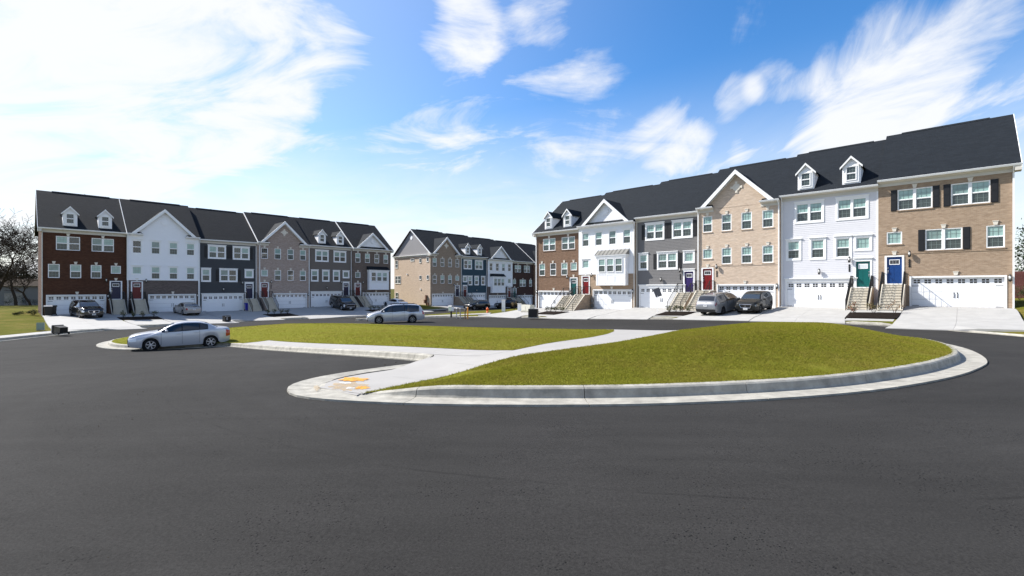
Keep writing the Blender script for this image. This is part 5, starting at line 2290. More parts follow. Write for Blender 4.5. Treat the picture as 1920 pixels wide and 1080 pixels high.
def vehicle(name, label, cat, S, loc, heading, pitch=0.0, group=None):
    """loc: ground point under the middle; heading: angle of the nose from +X"""
    root = thing(name, label, cat, loc, heading, group)
    root.rotation_euler = (0, pitch, heading)
    Lh, Wh = S['L'] / 2, S['W'] / 2
    top, belt, bot = S['top'], S['belt'], S['bot']          # control points (x from the nose 0..1, z)
    r = S['r']
    xf, xr = Lh - S['fo'], Lh - S['fo'] - S['wb']
    Ra = r + .055
    st = set(np.linspace(0, 1, 30)) | {0, .006, .016, .03, .048, .07, .93, .952, .97, .985, .994, 1}
    for xc in (xf, xr):
        for k in (-1.002, -.998, -.93, -.8, -.6, -.3, 0, .3, .6, .8, .93, .998, 1.002):
            st.add((Lh - (xc + k * Ra)) / S['L'])
    for v in (S['ws'][0], S['ws'][1], S['rw'][0], S['rw'][1], *[p for q in S['sides'] for p in q]):
        st.add(v)
    st = sorted(st)
    st = [s for i, s in enumerate(st) if i == 0 or s - st[i - 1] > .0006]
    rings = []
    cab = max(z for _, z in top) - np.mean([z for _, z in belt])
    for s in st:
        x = Lh - s * S['L']
        zt_ = cubic(top, s)
        e = abs(2 * s - 1)
        w_ = Wh * (1 - (max(0, (e - .62) / .38)) ** 2.6 * S.get('taper_r' if s > .5 else 'taper_f', .24))
        zb0 = cubic(bot, s)
        arch = 0
        for xc in (xf, xr):
            if abs(x - xc) < Ra:
                arch = max(arch, r + math.sqrt(max(0, Ra * Ra - (x - xc) ** 2)))
        zb = max(zb0, arch)
        zbelt = min(cubic(belt, s), zt_ - .07)
        zbelt = max(zbelt, zb + .08)
        f = min(1.0, max(0.0, (zt_ - zbelt - .07) / (cab - .10)))
        wr = (w_ * .86) * (1 - f) + Wh * S['roofw'] * f
        wr = min(wr, w_ * .93)
        ze = zt_ - (.028 + .035 * f)
        wz0, wz1 = zbelt + .015 + .02 * f, ze - .015 - .02 * f
        wz1 = max(wz1, wz0 + .005)
        sh = w_ * .965

        def yat(z):
            t = (z - zbelt) / max(1e-4, ze - zbelt)
            return (sh - .012) + (wr - sh + .012) * (t ** 1.15)
        hb = zbelt - zb
        inner_z = zb if arch else zb0
        y1 = .60 * Wh if arch else .80 * w_
        ring = [(0, zb0 + (.1 if arch else 0)), (y1, inner_z), (w_ * .955, zb + .002), (w_ * .988, zb + hb * .18), (w_, zb + hb * .45), (w_ * .998, zb + hb * .66), (w_ * .985, zb + hb * .86), (sh, zbelt),
                (yat(wz0), wz0), (yat((wz0 + wz1) / 2), (wz0 + wz1) / 2), (yat(wz1), wz1), (wr, ze), (wr * .90, zt_ - .012 * (1 + f)), (wr * .5, zt_ - .004), (0, zt_)]
        rings.append((x, ring))
    nj = len(rings[0][1])
    parts = {}

    def add(pname, mtl, quadpts):
        parts.setdefault((pname, mtl), MB()).quad(quadpts)
    hl, tl = S['hl'], S['tl']
    for i in range(len(st) - 1):
        sm = (st[i] + st[i + 1]) / 2
        xa, ra = rings[i]
        xb, rb_ = rings[i + 1]
        for j in range(nj - 1):
            for sd in (1, -1):
                q = [(xa, sd * ra[j][0], ra[j][1]), (xa, sd * ra[j + 1][0], ra[j + 1][1]), (xb, sd * rb_[j + 1][0], rb_[j + 1][1]), (xb, sd * rb_[j][0], rb_[j][1])]
                if sd > 0:
                    q.reverse()
                key = ('body', S['paint'])
                side = 'left' if sd > 0 else 'right'
                if j <= 1:
                    key = ('underbody', 'car_black_trim')
                elif j == 2 and S.get('clad'):
                    key = ('cladding', 'car_black_trim')
                elif 8 <= j <= 9:
                    for wi, (a, b) in enumerate(S['sides']):
                        if a < sm < b:
                            key = (f'side_window|{side}{wi}', S.get('side_glass', 'car_glass'))
                    if key[0] == 'body' and S['sides'][0][0] < sm < S['sides'][-1][1]:
                        key = ('pillar', 'car_black_trim')
                elif j in (7, 10) and S['sides'][0][0] < sm < S['sides'][-1][1] and j == 7:
                    key = ('window_line', S.get('line', 'car_black_trim'))
                elif j >= 12:
                    if S['ws'][0] < sm < S['ws'][1]:
                        key = ('windscreen', 'car_glass_sky')
                    elif S['rw'][0] < sm < S['rw'][1]:
                        key = ('rear_window', 'car_glass_sky' if not S.get('dark_rear') else 'car_glass')
                if hl[0] <= sm <= hl[1] and hl[2] <= j <= hl[3]:
                    key = (f'headlight|{side}', S.get('hl_mat', 'head_lens'))
                if tl[0] <= sm <= tl[1] and tl[2] <= j <= tl[3]:
                    key = (f'taillight|{side}', S.get('tl_mat', 'tail_lens'))
                add(*key, q)
    for idx, rev in ((0, False), (-1, True)):
        x, rg = rings[idx]
        pts = [(x, y, z) for y, z in rg] + [(x, -y, z) for y, z in rg[::-1][1:-1]]
        add('body', S['paint'], pts[::-1] if rev else pts)
    for (pn, mt_), mb in parts.items():
        me = mb.mesh(pn.split('|')[0], mt_, True)
        # weld so that shading runs on
        import bmesh
        bm = bmesh.new()
        bm.from_mesh(me)
        bmesh.ops.remove_doubles(bm, verts=bm.verts, dist=.0008)
        bmesh.ops.dissolve_degenerate(bm, edges=bm.edges, dist=.0005)
        bm.to_mesh(me)
        bm.free()
        me.set_sharp_from_angle(angle=math.radians(38))
        link(pn.split('|')[0], me, root)
    # wheels
    wt, wr_ = wheel_meshes(r, S.get('tw', .22), S.get('rim', 'rim_alloy'), S.get('spokes', 6))
    for xc in (xf, xr):
        for sd in (1, -1):
            o = link('wheel', wt, root, (xc, sd * (Wh * .965 - S.get('tw', .22) / 2), r), 0 if sd > 0 else math.pi)
            link('rim', wr_, o, (0, 0, 0))
    for xc in (xf, xr):
        for sd in (1, -1):
            m = MB()
            y_ = sd * (Wh * .965 - S.get('tw', .22) - .05)
            m.lathe([(Ra + .05, y_ - .01), (Ra + .05, y_ + .01)], 16, axis='y')
            m.build('wheel_well', 'car_black_trim', root, (xc, 0, r + .03))
    # mirrors, handles, grille, bumpers, plates
    s0 = S['sides'][0][0]
    xm = Lh - (s0 + S.get('mir', .045)) * S['L']
    zm = cubic(belt, s0 + .04) + .08
    for sd in (1, -1):
        m = MB()
        m.lathe([(.02, -.09), (.075, -.07), (.10, 0), (.08, .07), (.02, .09)], 10)
        me = m.mesh('mirror', S.get('mir_mat', S['paint']), True)
        o = link('mirror', me, root, (xm, sd * (Wh + .07), zm))
        o.scale = (.75, 1.15, .85)
        h = MB()
        for a, b in S['sides'][:2]:
            xx = Lh - (b - .012) * S['L']
            zz_ = cubic(belt, b) - .12
            h.box(xx - .02, xx + .18, sd * (Wh * .988) - .012, sd * (Wh * .988) + .022, zz_ - .018, zz_ + .018)
        h.build('door_handle', S.get('handle_mat', S['paint']), root)
        # door shut lines
        g = MB()
        for a in S['doors']:
            xx = Lh - a * S['L']
            z0 = cubic(bot, a) + .10
            z1 = cubic(belt, a) - .02
            g.box(xx - .005, xx + .005, sd * Wh * .975, sd * (Wh * 1.0015), z0, z1)
        g.build('door_gap', 'car_black_trim', root)
    gx = Lh
    G = S['grille']          # half widths top/bottom, z0, z1
    g = MB()
    g.prism([(-G[0], G[2]), (G[0], G[2]), (G[1], G[3]), (-G[1], G[3])], 'x', gx - .05, gx + .022)
    go = g.build('grille', S.get('grille_mat', 'car_black_trim'), root)
    if S.get('grille_rim'):
        k = MB()
        for a, b in (((-G[0], G[2]), (-G[1], G[3])), ((G[0], G[2]), (G[1], G[3])), ((-G[0], G[2]), (G[0], G[2])), ((-G[1], G[3]), (G[1], G[3]))):
            k.tube((gx + .02, *a), (gx + .02, *b), S.get('rim_r', .020), n=6)
        k.build('grille_surround', 'chrome', go)
    if S.get('badge'):
        k = MB()
        k.lathe([(S['badge'], -.01), (S['badge'], .012)], 14, axis='y')
        ko = k.build('badge', 'chrome', go, (gx + .032, 0, (G[2] + G[3]) / 2 + S.get('badge_dz', 0)))
        ko.rotation_euler = (0, 0, math.pi / 2)
    k = MB()
    zi = S.get('intake', (.26, .36))
    k.prism([(-Wh * .62, zi[0]), (Wh * .62, zi[0]), (Wh * .55, zi[1]), (-Wh * .55, zi[1])], 'x', gx - .08, gx + .012)
    k.build('air_intake', 'car_black_trim', root)
    for xx, zz_, sg in ((gx + .03, S.get('plate_f', .42), 1), (-Lh - .012, S.get('plate_r', .75), -1)):
        if zz_:
            k = MB()
            k.box(xx - .012, xx + .012, -.155, .155, zz_ - .075, zz_ + .075)
            k.box(xx + sg * .012, xx + sg * .014, -.12, .12, zz_ - .028, zz_ + .028, 1)
            k.build('number_plate', ['plate_white', 'meter_grey'], root)
    if S.get('rbump'):
        k = MB()
        a, b = S['rbump']
        k.prism([(-Wh * .80, a), (Wh * .80, a), (Wh * .86, b), (-Wh * .86, b)], 'x', -Lh - .015, -Lh + .10)
        k.build('rear_bumper', 'car_black_trim', root)
    if S.get('rails'):
        zr = max(z for _, z in top)
        for sd in (1, -1):
            k = MB()
            xa_, xb_ = Lh - S['ws'][1] * S['L'] - .25, Lh - S['rw'][0] * S['L'] + .25
            y_ = sd * (Wh * S['roofw'] * .93)
            k.tube((xa_, y_, zr + .015), (xb_, y_, zr + .015), .022, n=6)
            for xx in (xa_, (xa_ + xb_) / 2, xb_):
                k.box(xx - .04, xx + .04, y_ - .015, y_ + .015, zr - .05, zr + .01)
            k.build('roof_rail', S['rails'], root)
    if S.get('wiper'):
        k = MB()
        k.tube((-Lh + .10, -.1, S['wiper']), (-Lh + .16, .3, S['wiper'] + .03), .012, n=4)
        k.build('wiper', 'car_black_trim', root)
    return root


SEDAN = dict(L=4.57, W=1.79, r=.315, fo=.93, wb=2.685, roofw=.66,
             top=[(0, .66), (.006, .74), (.03, .82), (.09, .90), (.18, .965), (.265, 1.01), (.36, 1.25), (.45, 1.43), (.55, 1.49), (.66, 1.475), (.76, 1.37), (.865, 1.13), (.93, 1.10), (.985, 1.06), (1, .98)],
             belt=[(0, .62), (.2, .82), (.27, .93), (.5, .97), (.75, 1.02), (.86, 1.04), (1, .92)],
             bot=[(0, .34), (.03, .24), (.12, .19), (.5, .20), (.88, .23), (.97, .29), (1, .38)],
             ws=(.272, .43), rw=(.735, .872), sides=[(.305, .497), (.507, .672), (.679, .765)], doors=[.30, .502, .675],
             hl=(.0, .075, 5, 6), tl=(.955, 1.0, 4, 6), paint='paint_silver_blue', grille=(.30, .34, .44, .60), grille_mat='car_black_trim', grille_rim=True, badge=.06,
             rim='rim_alloy', spokes=6, plate_f=.40, plate_r=.72)
MINIVAN = dict(L=5.15, W=2.0, r=.34, fo=1.0, wb=3.0, roofw=.72, taper_r=.12,
               top=[(0, .70), (.006, .80), (.03, .90), (.08, .99), (.15, 1.08), (.20, 1.14), (.29, 1.42), (.37, 1.64), (.48, 1.735), (.65, 1.75), (.82, 1.72), (.90, 1.65), (.955, 1.35), (.982, 1.05), (1, .92)],
               belt=[(0, .72), (.2, 1.02), (.5, 1.06), (.66, 1.10), (.74, 1.02), (.9, 1.05), (.965, 1.08), (1, .80)],
               bot=[(0, .38), (.03, .24), (.12, .20), (.5, .21), (.88, .24), (.97, .30), (1, .42)],
               ws=(.205, .36), rw=(.90, .965), sides=[(.235, .425), (.433, .635), (.645, .90)], doors=[.225, .43, .64],
               hl=(.0, .085, 5, 6), tl=(.955, .99, 5, 7), paint='paint_silver', grille=(.42, .36, .55, .72), grille_mat='chrome', badge=.07, rim='rim_grey', spokes=7,
               plate_f=.40, plate_r=.95, rails='car_black_trim', intake=(.24, .34))
SIENNA = dict(MINIVAN, L=5.17, W=1.99, roofw=.70,
              top=[(0, .66), (.006, .78), (.03, .88), (.08, .98), (.15, 1.07), (.20, 1.12), (.29, 1.40), (.38, 1.63), (.48, 1.72), (.65, 1.74), (.83, 1.71), (.915, 1.63), (.955, 1.36), (.975, 1.12), (.988, 1.05), (1, .90)],
              rw=(.912, .962), sides=[(.235, .425), (.433, .635), (.645, .88)], tl=(.945, .990, 6, 8), tl_mat='tail_lens_dark', paint='paint_grey_silver', rbump=(.36, .58), plate_r=.88, dark_rear=True, rails='rim_dark', wiper=1.12, rim='rim_dark')
CROSSOVER = dict(L=4.57, W=1.84, r=.345, fo=.90, wb=2.70, roofw=.68, taper_f=.22,
                 top=[(0, .66), (.006, .82), (.022, .92), (.06, .99), (.15, 1.06), (.25, 1.11), (.34, 1.38), (.42, 1.58), (.52, 1.67), (.68, 1.66), (.83, 1.59), (.90, 1.50), (.955, 1.24), (.985, 1.02), (1, .90)],
                 belt=[(0, .74), (.2, .98), (.5, 1.06), (.8, 1.13), (.93, 1.12), (1, .80)],
                 bot=[(0, .40), (.03, .28), (.12, .24), (.5, .25), (.88, .28), (.97, .36), (1, .45)],
                 ws=(.255, .405), rw=(.885, .962), sides=[(.285, .475), (.485, .665), (.675, .83)], doors=[.28, .48, .67],
                 hl=(.004, .075, 5, 6), hl_mat='head_lens_dark', tl=(.955, .99, 4, 6), paint='paint_gunmetal', grille=(.34, .46, .50, .78), grille_rim=True, rim_r=.018, badge=.085, rim='rim_dark', spokes=5,
                 plate_f=.42, plate_r=.80, clad=True, intake=(.27, .38))
SUV3 = dict(CROSSOVER, L=5.0, W=1.97, r=.36, fo=.97, wb=2.90, roofw=.70,
            top=[(0, .72), (.006, .88), (.022, .98), (.06, 1.05), (.15, 1.13), (.235, 1.17), (.32, 1.43), (.39, 1.64), (.50, 1.74), (.68, 1.75), (.85, 1.69), (.915, 1.60), (.96, 1.30), (.985, 1.08), (1, .95)],
            belt=[(0, .78), (.2, 1.03), (.5, 1.10), (.8, 1.16), (.93, 1.15), (1, .85)],
            ws=(.24, .385), rw=(.905, .965), sides=[(.27, .45), (.46, .65), (.66, .87)], doors=[.265, .455, .655], paint='paint_black', grille=(.38, .46, .58, .82), rim='rim_grey', badge=.09, clad=False,
            hl_mat='head_lens', hl=(.006, .085, 5, 6), rails='chrome', mir_mat='chrome')
BIGSUV = dict(SUV3, L=5.35, W=2.06, r=.40, fo=.98, wb=3.07, roofw=.78, taper_f=.12, taper_r=.10,
              top=[(0, .80), (.006, 1.02), (.020, 1.14), (.06, 1.20), (.15, 1.25), (.215, 1.28), (.29, 1.55), (.345, 1.76), (.44, 1.87), (.68, 1.90), (.90, 1.87), (.955, 1.78), (.972, 1.40), (.985, 1.10), (1, 1.0)],
              belt=[(0, .90), (.2, 1.16), (.5, 1.20), (.8, 1.22), (.95, 1.22), (1, .95)],
              ws=(.22, .34), rw=(.95, .975), sides=[(.245, .42), (.43, .62), (.63, .91)], doors=[.24, .425, .625], grille=(.62, .66, .62, .98), grille_rim=True, badge=None, rim='rim_alloy', spokes=6, mir_mat='paint_black', rails='car_black_trim', hl=(.006, .06, 4, 6))
SEDAN2 = dict(SEDAN, L=4.85, W=1.83, r=.325, wb=2.77, paint='paint_beige', tl=(.955, 1.0, 5, 6), rim='rim_grey', plate_r=.80,
              top=[(0, .56), (.006, .66), (.03, .74), (.09, .82), (.18, .90), (.27, .96), (.36, 1.22), (.45, 1.40), (.55, 1.46), (.66, 1.44), (.76, 1.31), (.845, 1.11), (.93, 1.09), (.985, 1.05), (1, .95)])
COUPE = dict(SEDAN2, paint='paint_white', tl_mat='tail_lens', rim='rim_dark')


def ground_xy(p, h=0.0):
    return (float(p[0]), float(p[1]), float(zt(p[0], p[1])) + h)


VEH = 'cars parked round the estate'
DIR_L = math.atan2(dL[1], dL[0])
DIR_R = math.atan2(dR[1], dR[0])
OUT_L = math.atan2(-dL[0], dL[1])      # out of the left-hand fronts
OUT_R = math.atan2(-dR[0], dR[1])


def park(name, label, cat, S, p, head, row=None, own=None):
    p = np.asarray(p, float)
    hf = (lambda x, y: zt(x, y) + .004) if row is None else front_h(row, own)
    h = np.array([math.cos(head), math.sin(head)])
    a, b = p + h * 1.4, p - h * 1.4
    za, zb = float(hf(a[0], a[1])), float(hf(b[0], b[1]))
    return vehicle(name, label, cat, S, (p[0], p[1], (za + zb) / 2), head, -math.atan2(za - zb, 2.8), VEH)


park('sedan', 'silver four-door saloon parked by the near side of the traffic island', 'car', SEDAN, (-18.55, 26.3), math.atan2(-.62, -.785))
park('minivan', 'silver minivan with roof rails parked along the far edge of the island', 'minivan', MINIVAN, (-10.9, 44.0), math.atan2(-.33, -.944))
p_ = P2('L', 3.0, 4.4)
park('suv', 'black seven-seater with chrome mirrors facing out before the dark red house', 'car', SUV3, P2('L', 3.3, 4.9), OUT_L + .17, 'L', 0)
park('sedan', 'beige saloon with red tail lights nosed up to a white garage', 'car', SEDAN2, P2('L', 12.6, 4.4), OUT_L + math.pi + .10, 'L', 1)
park('suv', 'tall black off-roader with broad chrome grille facing out of its drive', 'car', BIGSUV, P2('L', 32.9, 4.3), OUT_L, 'L', 4)
park('sedan', 'white saloon half hidden behind the silver minivan', 'car', COUPE, P2('L', 42.2, 4.6), OUT_L + math.pi + .1, 'L', 5)
park('suv', 'black estate-shaped vehicle parked side-on near the teal house', 'car', SUV3, P2('M', 3.8, 8.6), DIR_L + math.pi)
park('suv', 'black hatch-tailed vehicle on the drive of the shaded white house', 'car', CROSSOVER, P2('M', 11.7, 8.2), DIR_L + math.pi - .5)
park('minivan', 'grey minivan seen from behind before the beige brick garage', 'minivan', SIENNA, P2('R', 26.2, 4.6), OUT_R + math.pi - .12, 'R', 3)
park('suv', 'dark grey crossover facing out before the beige brick garage', 'car', CROSSOVER, P2('R', 28.65, 3.6), OUT_R - .02, 'R', 3)

# ------------------------------------------------------------------ small things
def gz(p, row=None, own=None, h=0.0):
    z = float(zt(p[0], p[1])) + KERB_H if row is None else float(front_h(row, own)(p[0], p[1]))
    return (float(p[0]), float(p[1]), z + h)


def wheelie_bin(label, p, rz, body, lid, row, own, tilt=None, h=0.0):
    t = thing('wheelie_bin', label, 'bin', gz(p, row, own, h), rz, 'wheeled bins')
    m = MB()
    z0, z1 = .08, 1.0
    b0, b1 = .24, .30
    V = []
    m.quad([(-b0, -b0, z0), (-b0, b0, z0), (b0, b0, z0), (b0, -b0, z0)])
    for a, b in (((-1, -1), (1, -1)), ((1, -1), (1, 1)), ((1, 1), (-1, 1)), ((-1, 1), (-1, -1))):
        m.quad([(a[0] * b0, a[1] * b0, z0), (b[0] * b0, b[1] * b0, z0), (b[0] * b1, b[1] * b1, z1), (a[0] * b1, a[1] * b1, z1)])
    m.box(-b1 - .03, b1 + .03, -b1 - .03, b1 + .03, z1 - .06, z1)
    m.build('tub', body, t)
    m = MB()
    m.prism([(-b1 - .05, z1), (b1 + .05, z1), (b1 + .05, z1 + .05), (b1 - .05, z1 + .12), (-b1 + .1, z1 + .10), (-b1 - .05, z1 + .04)], 'x', -b1 - .04, b1 + .04)
    m.build('lid', lid, t)
    m = MB()
    m.tube((-.28, b1 + .10, z1 - .05), (.28, b1 + .10, z1 - .05), .02, n=6)
    for s_ in (-1, 1):
        m.box(s_ * .26 - .02, s_ * .26 + .02, b1, b1 + .11, z1 - .08, z1 - .02)
    m.build('handle', body, t)
    for s_ in (-1, 1):
        w_ = MB()
        w_.tube((s_ * .27, b0 + .02, .10), (s_ * .33, b0 + .02, .10), .10, n=14)
        w_.build('wheel', 'tyre', t)
    if tilt:
        t.rotation_euler = (tilt[0], tilt[1], rz)
    return t


RL = math.atan2(dL[1], dL[0])
RR = math.atan2(dR[1], dR[0])
wheelie_bin('black wheelie bin with pale lid standing by the dark red house', P2('L', .45, 2.2), RL, 'bin_black', 'bin_lid_grey', 'L', 0)
wheelie_bin('second black wheelie bin tucked behind the pale lidded one', P2('L', .85, 1.3), RL, 'bin_black', 'bin_black', 'L', 0)
wheelie_bin('blue wheelie bin beside the stairs of the charcoal house', P2('L', 20.35, 1.5), RL, 'bin_blue', 'bin_blue', 'L', 2)
p_ = ray(121, 626, .16)
wheelie_bin('black bin lying on its side on the left kerb', p_, .2, 'bin_black', 'bin_lid_grey', None, None, tilt=(math.radians(-86), 0), h=.27).rotation_euler = (math.radians(-86), 0, 1.15)
for c in COL.objects:
    if c.get('label') == 'black bin lying on its side on the left kerb':
        c.scale = (.95, .85, .95)
# small black caddy on the charcoal house's drive
p_ = ray(425, 602, .15)
t = thing('bin_caddy', 'small black open crate left at the end of the charcoal house drive', 'crate', gz(p_, 'L', 2), RL + .3)
m = MB()
m.box(-.30, .30, -.25, .25, 0, .04)
for a in (-1, 1):
    m.box(a * .30 - .02, a * .30 + .02, -.25, .25, 0, .62)
    m.box(-.30, .30, a * .25 - .02, a * .25 + .02, 0, .62)
m.build('crate_body', 'bin_black', t)
m = MB()
m.box(-.33, .33, -.28, -.255, .52, .60)
m.box(-.2, -.05, -.275, -.262, .15, .45)
m.build('crate_rim', 'bin_lid_grey', t)

# green-grey electricity cabinet on the left lawn
p_ = ray(76, 619, .14)
t = thing('utility_cabinet', 'green grey electricity cabinet on the lawn left of the tipped bin', 'cabinet', gz(p_), .7)
t.scale = (.55, .55, .62)
m = MB()
m.box(-.42, .42, -.38, .38, 0, .10)
m.build('plinth', 'kerb_concrete', t)
m = MB()
m.prism([(-.36, .10), (.36, .10), (.36, .85), (.30, .95), (-.36, .98)], 'x', -.4, .4)
m.build('cabinet_body', 'utility_green', t)
m = MB()
m.box(-.36, .36, -.38, -.362, .18, .82)
m.box(.20, .26, -.395, -.38, .45, .55)
m.build('cabinet_door', 'utility_green', t)

# black box on the verge left of the sunny row
p_ = ray(1000, 596, .14)
t = thing('utility_box', 'matt black utility box on the verge beside the brown brick house drive', 'box', gz(p_), RR + .5)
m = MB()
m.box(-.50, .50, -.36, .36, 0, .08)
m.build('plinth', 'kerb_concrete', t)
m = MB()
m.prism([(-.34, .08), (.34, .08), (.34, .86), (.28, .93), (-.30, .93), (-.34, .88)], 'x', -.46, .46)
m.build('box_body', 'bin_black', t)
m = MB()
m.box(-.42, .42, -.355, -.341, .14, .80)
m.build('box_door', 'bin_black', t)

# letterbox bank and posts on the tip of the wedge
p_ = ray(846, 595, .14)
t = thing('mailbox_cluster', 'grey and white letterbox on black pedestal at the tip of the grass wedge', 'mailbox', gz(p_), RR)
t.scale = (.62, .7, .82)
m = MB()
m.box(-.10, .10, -.10, .10, 0, .85)
m.build('pedestal', 'bin_black', t)
m = MB()
m.box(-.42, .42, -.25, .25, .85, 1.45)
m.build('box_body', 'white_trim', t)
m = MB()
for i in range(3):
    for j in range(3):
        m.box(-.40 + i * .27, -.15 + i * .27, -.265, -.25, .88 + j * .19, 1.05 + j * .19)
m.build('box_doors', 'utility_green', t)
m = MB()
m.prism([(-.30, 1.45), (.30, 1.45), (.22, 1.58), (-.22, 1.58)], 'x', -.47, .47)
m.build('box_roof', 'bin_lid_grey', t)


def post(name, label, cat, px, py, h, r, mt, capm, group=None, bands=True):
    p = ray(px, py, .14)
    t = thing(name, label, cat, gz(p), 0, group)
    m = MB()
    m.tube((0, 0, -.1), (0, 0, h), r, n=10)
    m.build('post_shaft', mt, t)
    m = MB()
    m.lathe([(r * 1.25, h), (r * 1.25, h + .04), (r * .5, h + .09)], 10)
    if bands:
        m.lathe([(r * 1.15, h * .25), (r * 1.15, h * .32)], 10)
    m.build('post_cap', capm, t)
    return t


post('marker_post', 'orange utility marker post at the tip of the grass wedge', 'post', 877, 596, 1.05, .07, 'marker_orange', 'marker_orange')
post('marker_post', 'pale marker post next to the letterbox', 'post', 856, 595.5, .95, .055, 'bin_lid_grey', 'white_trim')
post('marker_post', 'slim grey marker post midway between letterbox and orange post', 'post', 863, 596, .95, .055, 'bin_lid_grey', 'bin_lid_grey')
post('marker_post', 'short dark post just left of the orange one', 'post', 872, 596.5, .80, .06, 'rust_brown', 'bin_black')
for px, lab in ((944, 'tall white painted bollard on the grass before the shaded white house'), (974, 'shorter white bollard before the dark brown house')):
    p = ray(px, 583.0, .14)
    t = thing('bollard', lab, 'bollard', gz(p), 0, 'white bollards on the grass wedge')
    h = 1.35 if px < 960 else .85
    m = MB()
    m.box(-.22, .22, -.22, .22, -.1, h)
    m.build('bollard_shaft', 'white_trim', t)
    m = MB()
    m.prism([(-.26, h), (.26, h), (.22, h + .07), (-.22, h + .07)], 'x', -.26, .26)
    m.build('bollard_cap', 'cream_trim', t)
p = ray(990, 585, .14)
t = thing('utility_cabinet', 'low beige utility cabinet on the grass by the brown brick house', 'cabinet', gz(p), RR)
m = MB()
m.box(-.75, .75, -.45, .45, 0, .10)
m.build('plinth', 'kerb_concrete', t)
m = MB()
m.prism([(-.4, .1), (.4, .1), (.4, .75), (.3, .85), (-.4, .88)], 'x', -.7, .7)
m.build('cabinet_body', 'utility_beige', t)
m = MB()
for s_ in (-1, 1):
    m.box(s_ * .34 - .31, s_ * .34 + .31, -.42, -.402, .18, .72)
m.build('cabinet_doors', 'utility_beige', t)
# orange hydrant
p = ray(914, 586, .14)
t = thing('fire_hydrant', 'orange fire hydrant on the grass wedge before the dark vehicles', 'hydrant', gz(p), 0)
t.scale = (.8, .8, .8)
m = MB()
m.lathe([(.20, 0), (.20, .05), (.14, .06), (.14, .52), (.19, .54), (.19, .60), (.14, .68), (.06, .76), (.05, .84)], 14)
m.build('hydrant_barrel', 'hydrant_orange', t, None, True)
m = MB()
for a in (0, math.pi, -math.pi / 2):
    m.tube((0, 0, .42), (.24 * math.cos(a), .24 * math.sin(a), .42), .075, n=10)
m.build('hydrant_outlet', 'hydrant_orange', t)

# for-sale style sign board on a thin post
p = P2('R', 20.4, 4.7)
t = thing('sign_board', 'tilted dark grey sign board on a thin white post in a planting bed', 'sign', gz(p, 'R', 2), RR + .35)
m = MB()
m.tube((0, 0, -.1), (0, 0, 1.55), .022, n=6)
m.build('sign_post', 'white_trim', t)
m = MB()
m.box(-.30, .30, -.03, .0, -.42, .42)
pl_ = m.build('sign_panel', 'sign_grey', t, (0, -.03, 1.85))
pl_.rotation_euler = (.25, math.radians(-20), 0)

# utility meters at the side of the white house with the bay
p = P2('R', UR[1] + 2.02, .30)
t = thing('utility_meters', 'dark gas and electricity meters beside the red door stairs', 'meter', (p[0], p[1], BR[1] + CAM_Z), RR)
m = MB()
m.box(-.18, .10, -.22, 0, .75, 1.25)
m.box(-.22, .14, -.16, 0, .2, .55)
m.build('meter_box', 'meter_grey', t)
m = MB()
for x in (-.10, .05, .2):
    m.tube((x, -.10, -.1), (x, -.10, 1.4), .025, n=6)
m.tube((-.10, -.10, .62), (.2, -.10, .62), .025, n=6)
m.build('meter_pipe', 'meter_grey', t)


# ---- plants
def leaf_cloud(n, centre, rad, size, flat=0.0, clumps=0):
    cx, cy, cz = centre
    rx, ry, rz = rad
    mb = MB()
    cl = []
    if clumps:
        for _ in range(clumps):
            v = rng.normal(0, 1, 3)
            v /= np.linalg.norm(v)
            cl.append(v * rng.uniform(.35, .85))
    for _ in range(n):
        if clumps:
            c = cl[rng.integers(clumps)] + rng.normal(0, .20, 3)
        else:
            c = rng.normal(0, 1, 3)
            c = c / np.linalg.norm(c) * rng.uniform(.3, 1.0) ** .5
        p = np.array([cx + c[0] * rx, cy + c[1] * ry, cz + c[2] * rz])
        a = rng.normal(0, 1, 3)
        a /= np.linalg.norm(a)
        b = np.cross(a, rng.normal(0, 1, 3))
        b /= np.linalg.norm(b) + 1e-9
        s_ = size * rng.uniform(.6, 1.3)
        mb.quad([p - a * s_, p + b * s_ * .5, p + a * s_, p - b * s_ * .5], int(rng.random() < .35))
    return mb


def shrub(label, p, z, r, h, m1, m2, n=160, group='shrubs in the planting beds'):
    t = thing('shrub', label, 'shrub', (float(p[0]), float(p[1]), z), 0, group)
    m = MB()
    for k in range(6):
        a = rng.uniform(0, 6.28)
        m.tube((0, 0, -.05), (r * .6 * math.cos(a), r * .6 * math.sin(a), h * rng.uniform(.6, .95)), .012, .005, n=4, cap=False)
    m.build('stems', 'bark', t)
    leaf_cloud(n, (0, 0, h * .6), (r, r, h * .45), .045, clumps=7).build('foliage', [m1, m2], t)
    return t


ORD = ['leftmost', 'second', 'third', 'last']
for row, a, k, p, hf in SHRUBS:
    if row == 'M':
        continue
    z = float(hf(p[0], p[1])) + .06
    where = {('R', 0): 'beside the black utility box', ('R', 2): 'under the tilted grey sign', ('R', 4): 'before the stairs of the blue and teal doors',
             ('L', 0): 'before the stairs of the dark red brick house', ('L', 2): 'before the stairs of the pink brick house', ('L', 4): 'before the stairs next to the white saloon'}[(row, a)]
    if row == 'R' and a == 4:
        if k == 3:
            continue
        shrub(['low reddish leafed shrub %s, the left one' % where, 'olive leafed shrub %s, the middle one' % where, 'twiggy dry brown shrub %s, the right one' % where][k], P2('R', UR[4] + 5.9 + k * 1.15, 4.85), z, .46, [.80, .74, .86][k], ['shrub_red', 'shrub_olive', 'shrub_dry'][k], ['shrub_olive', 'shrub_dry', 'shrub_red'][k], 260 if k < 2 else 140)
    else:
        shrub('%s small dark green shrub %s' % (ORD[k], where), p, z, .38, .70, 'shrub_green', 'shrub_olive', 220)
p_ = ray(62, 585, .14)
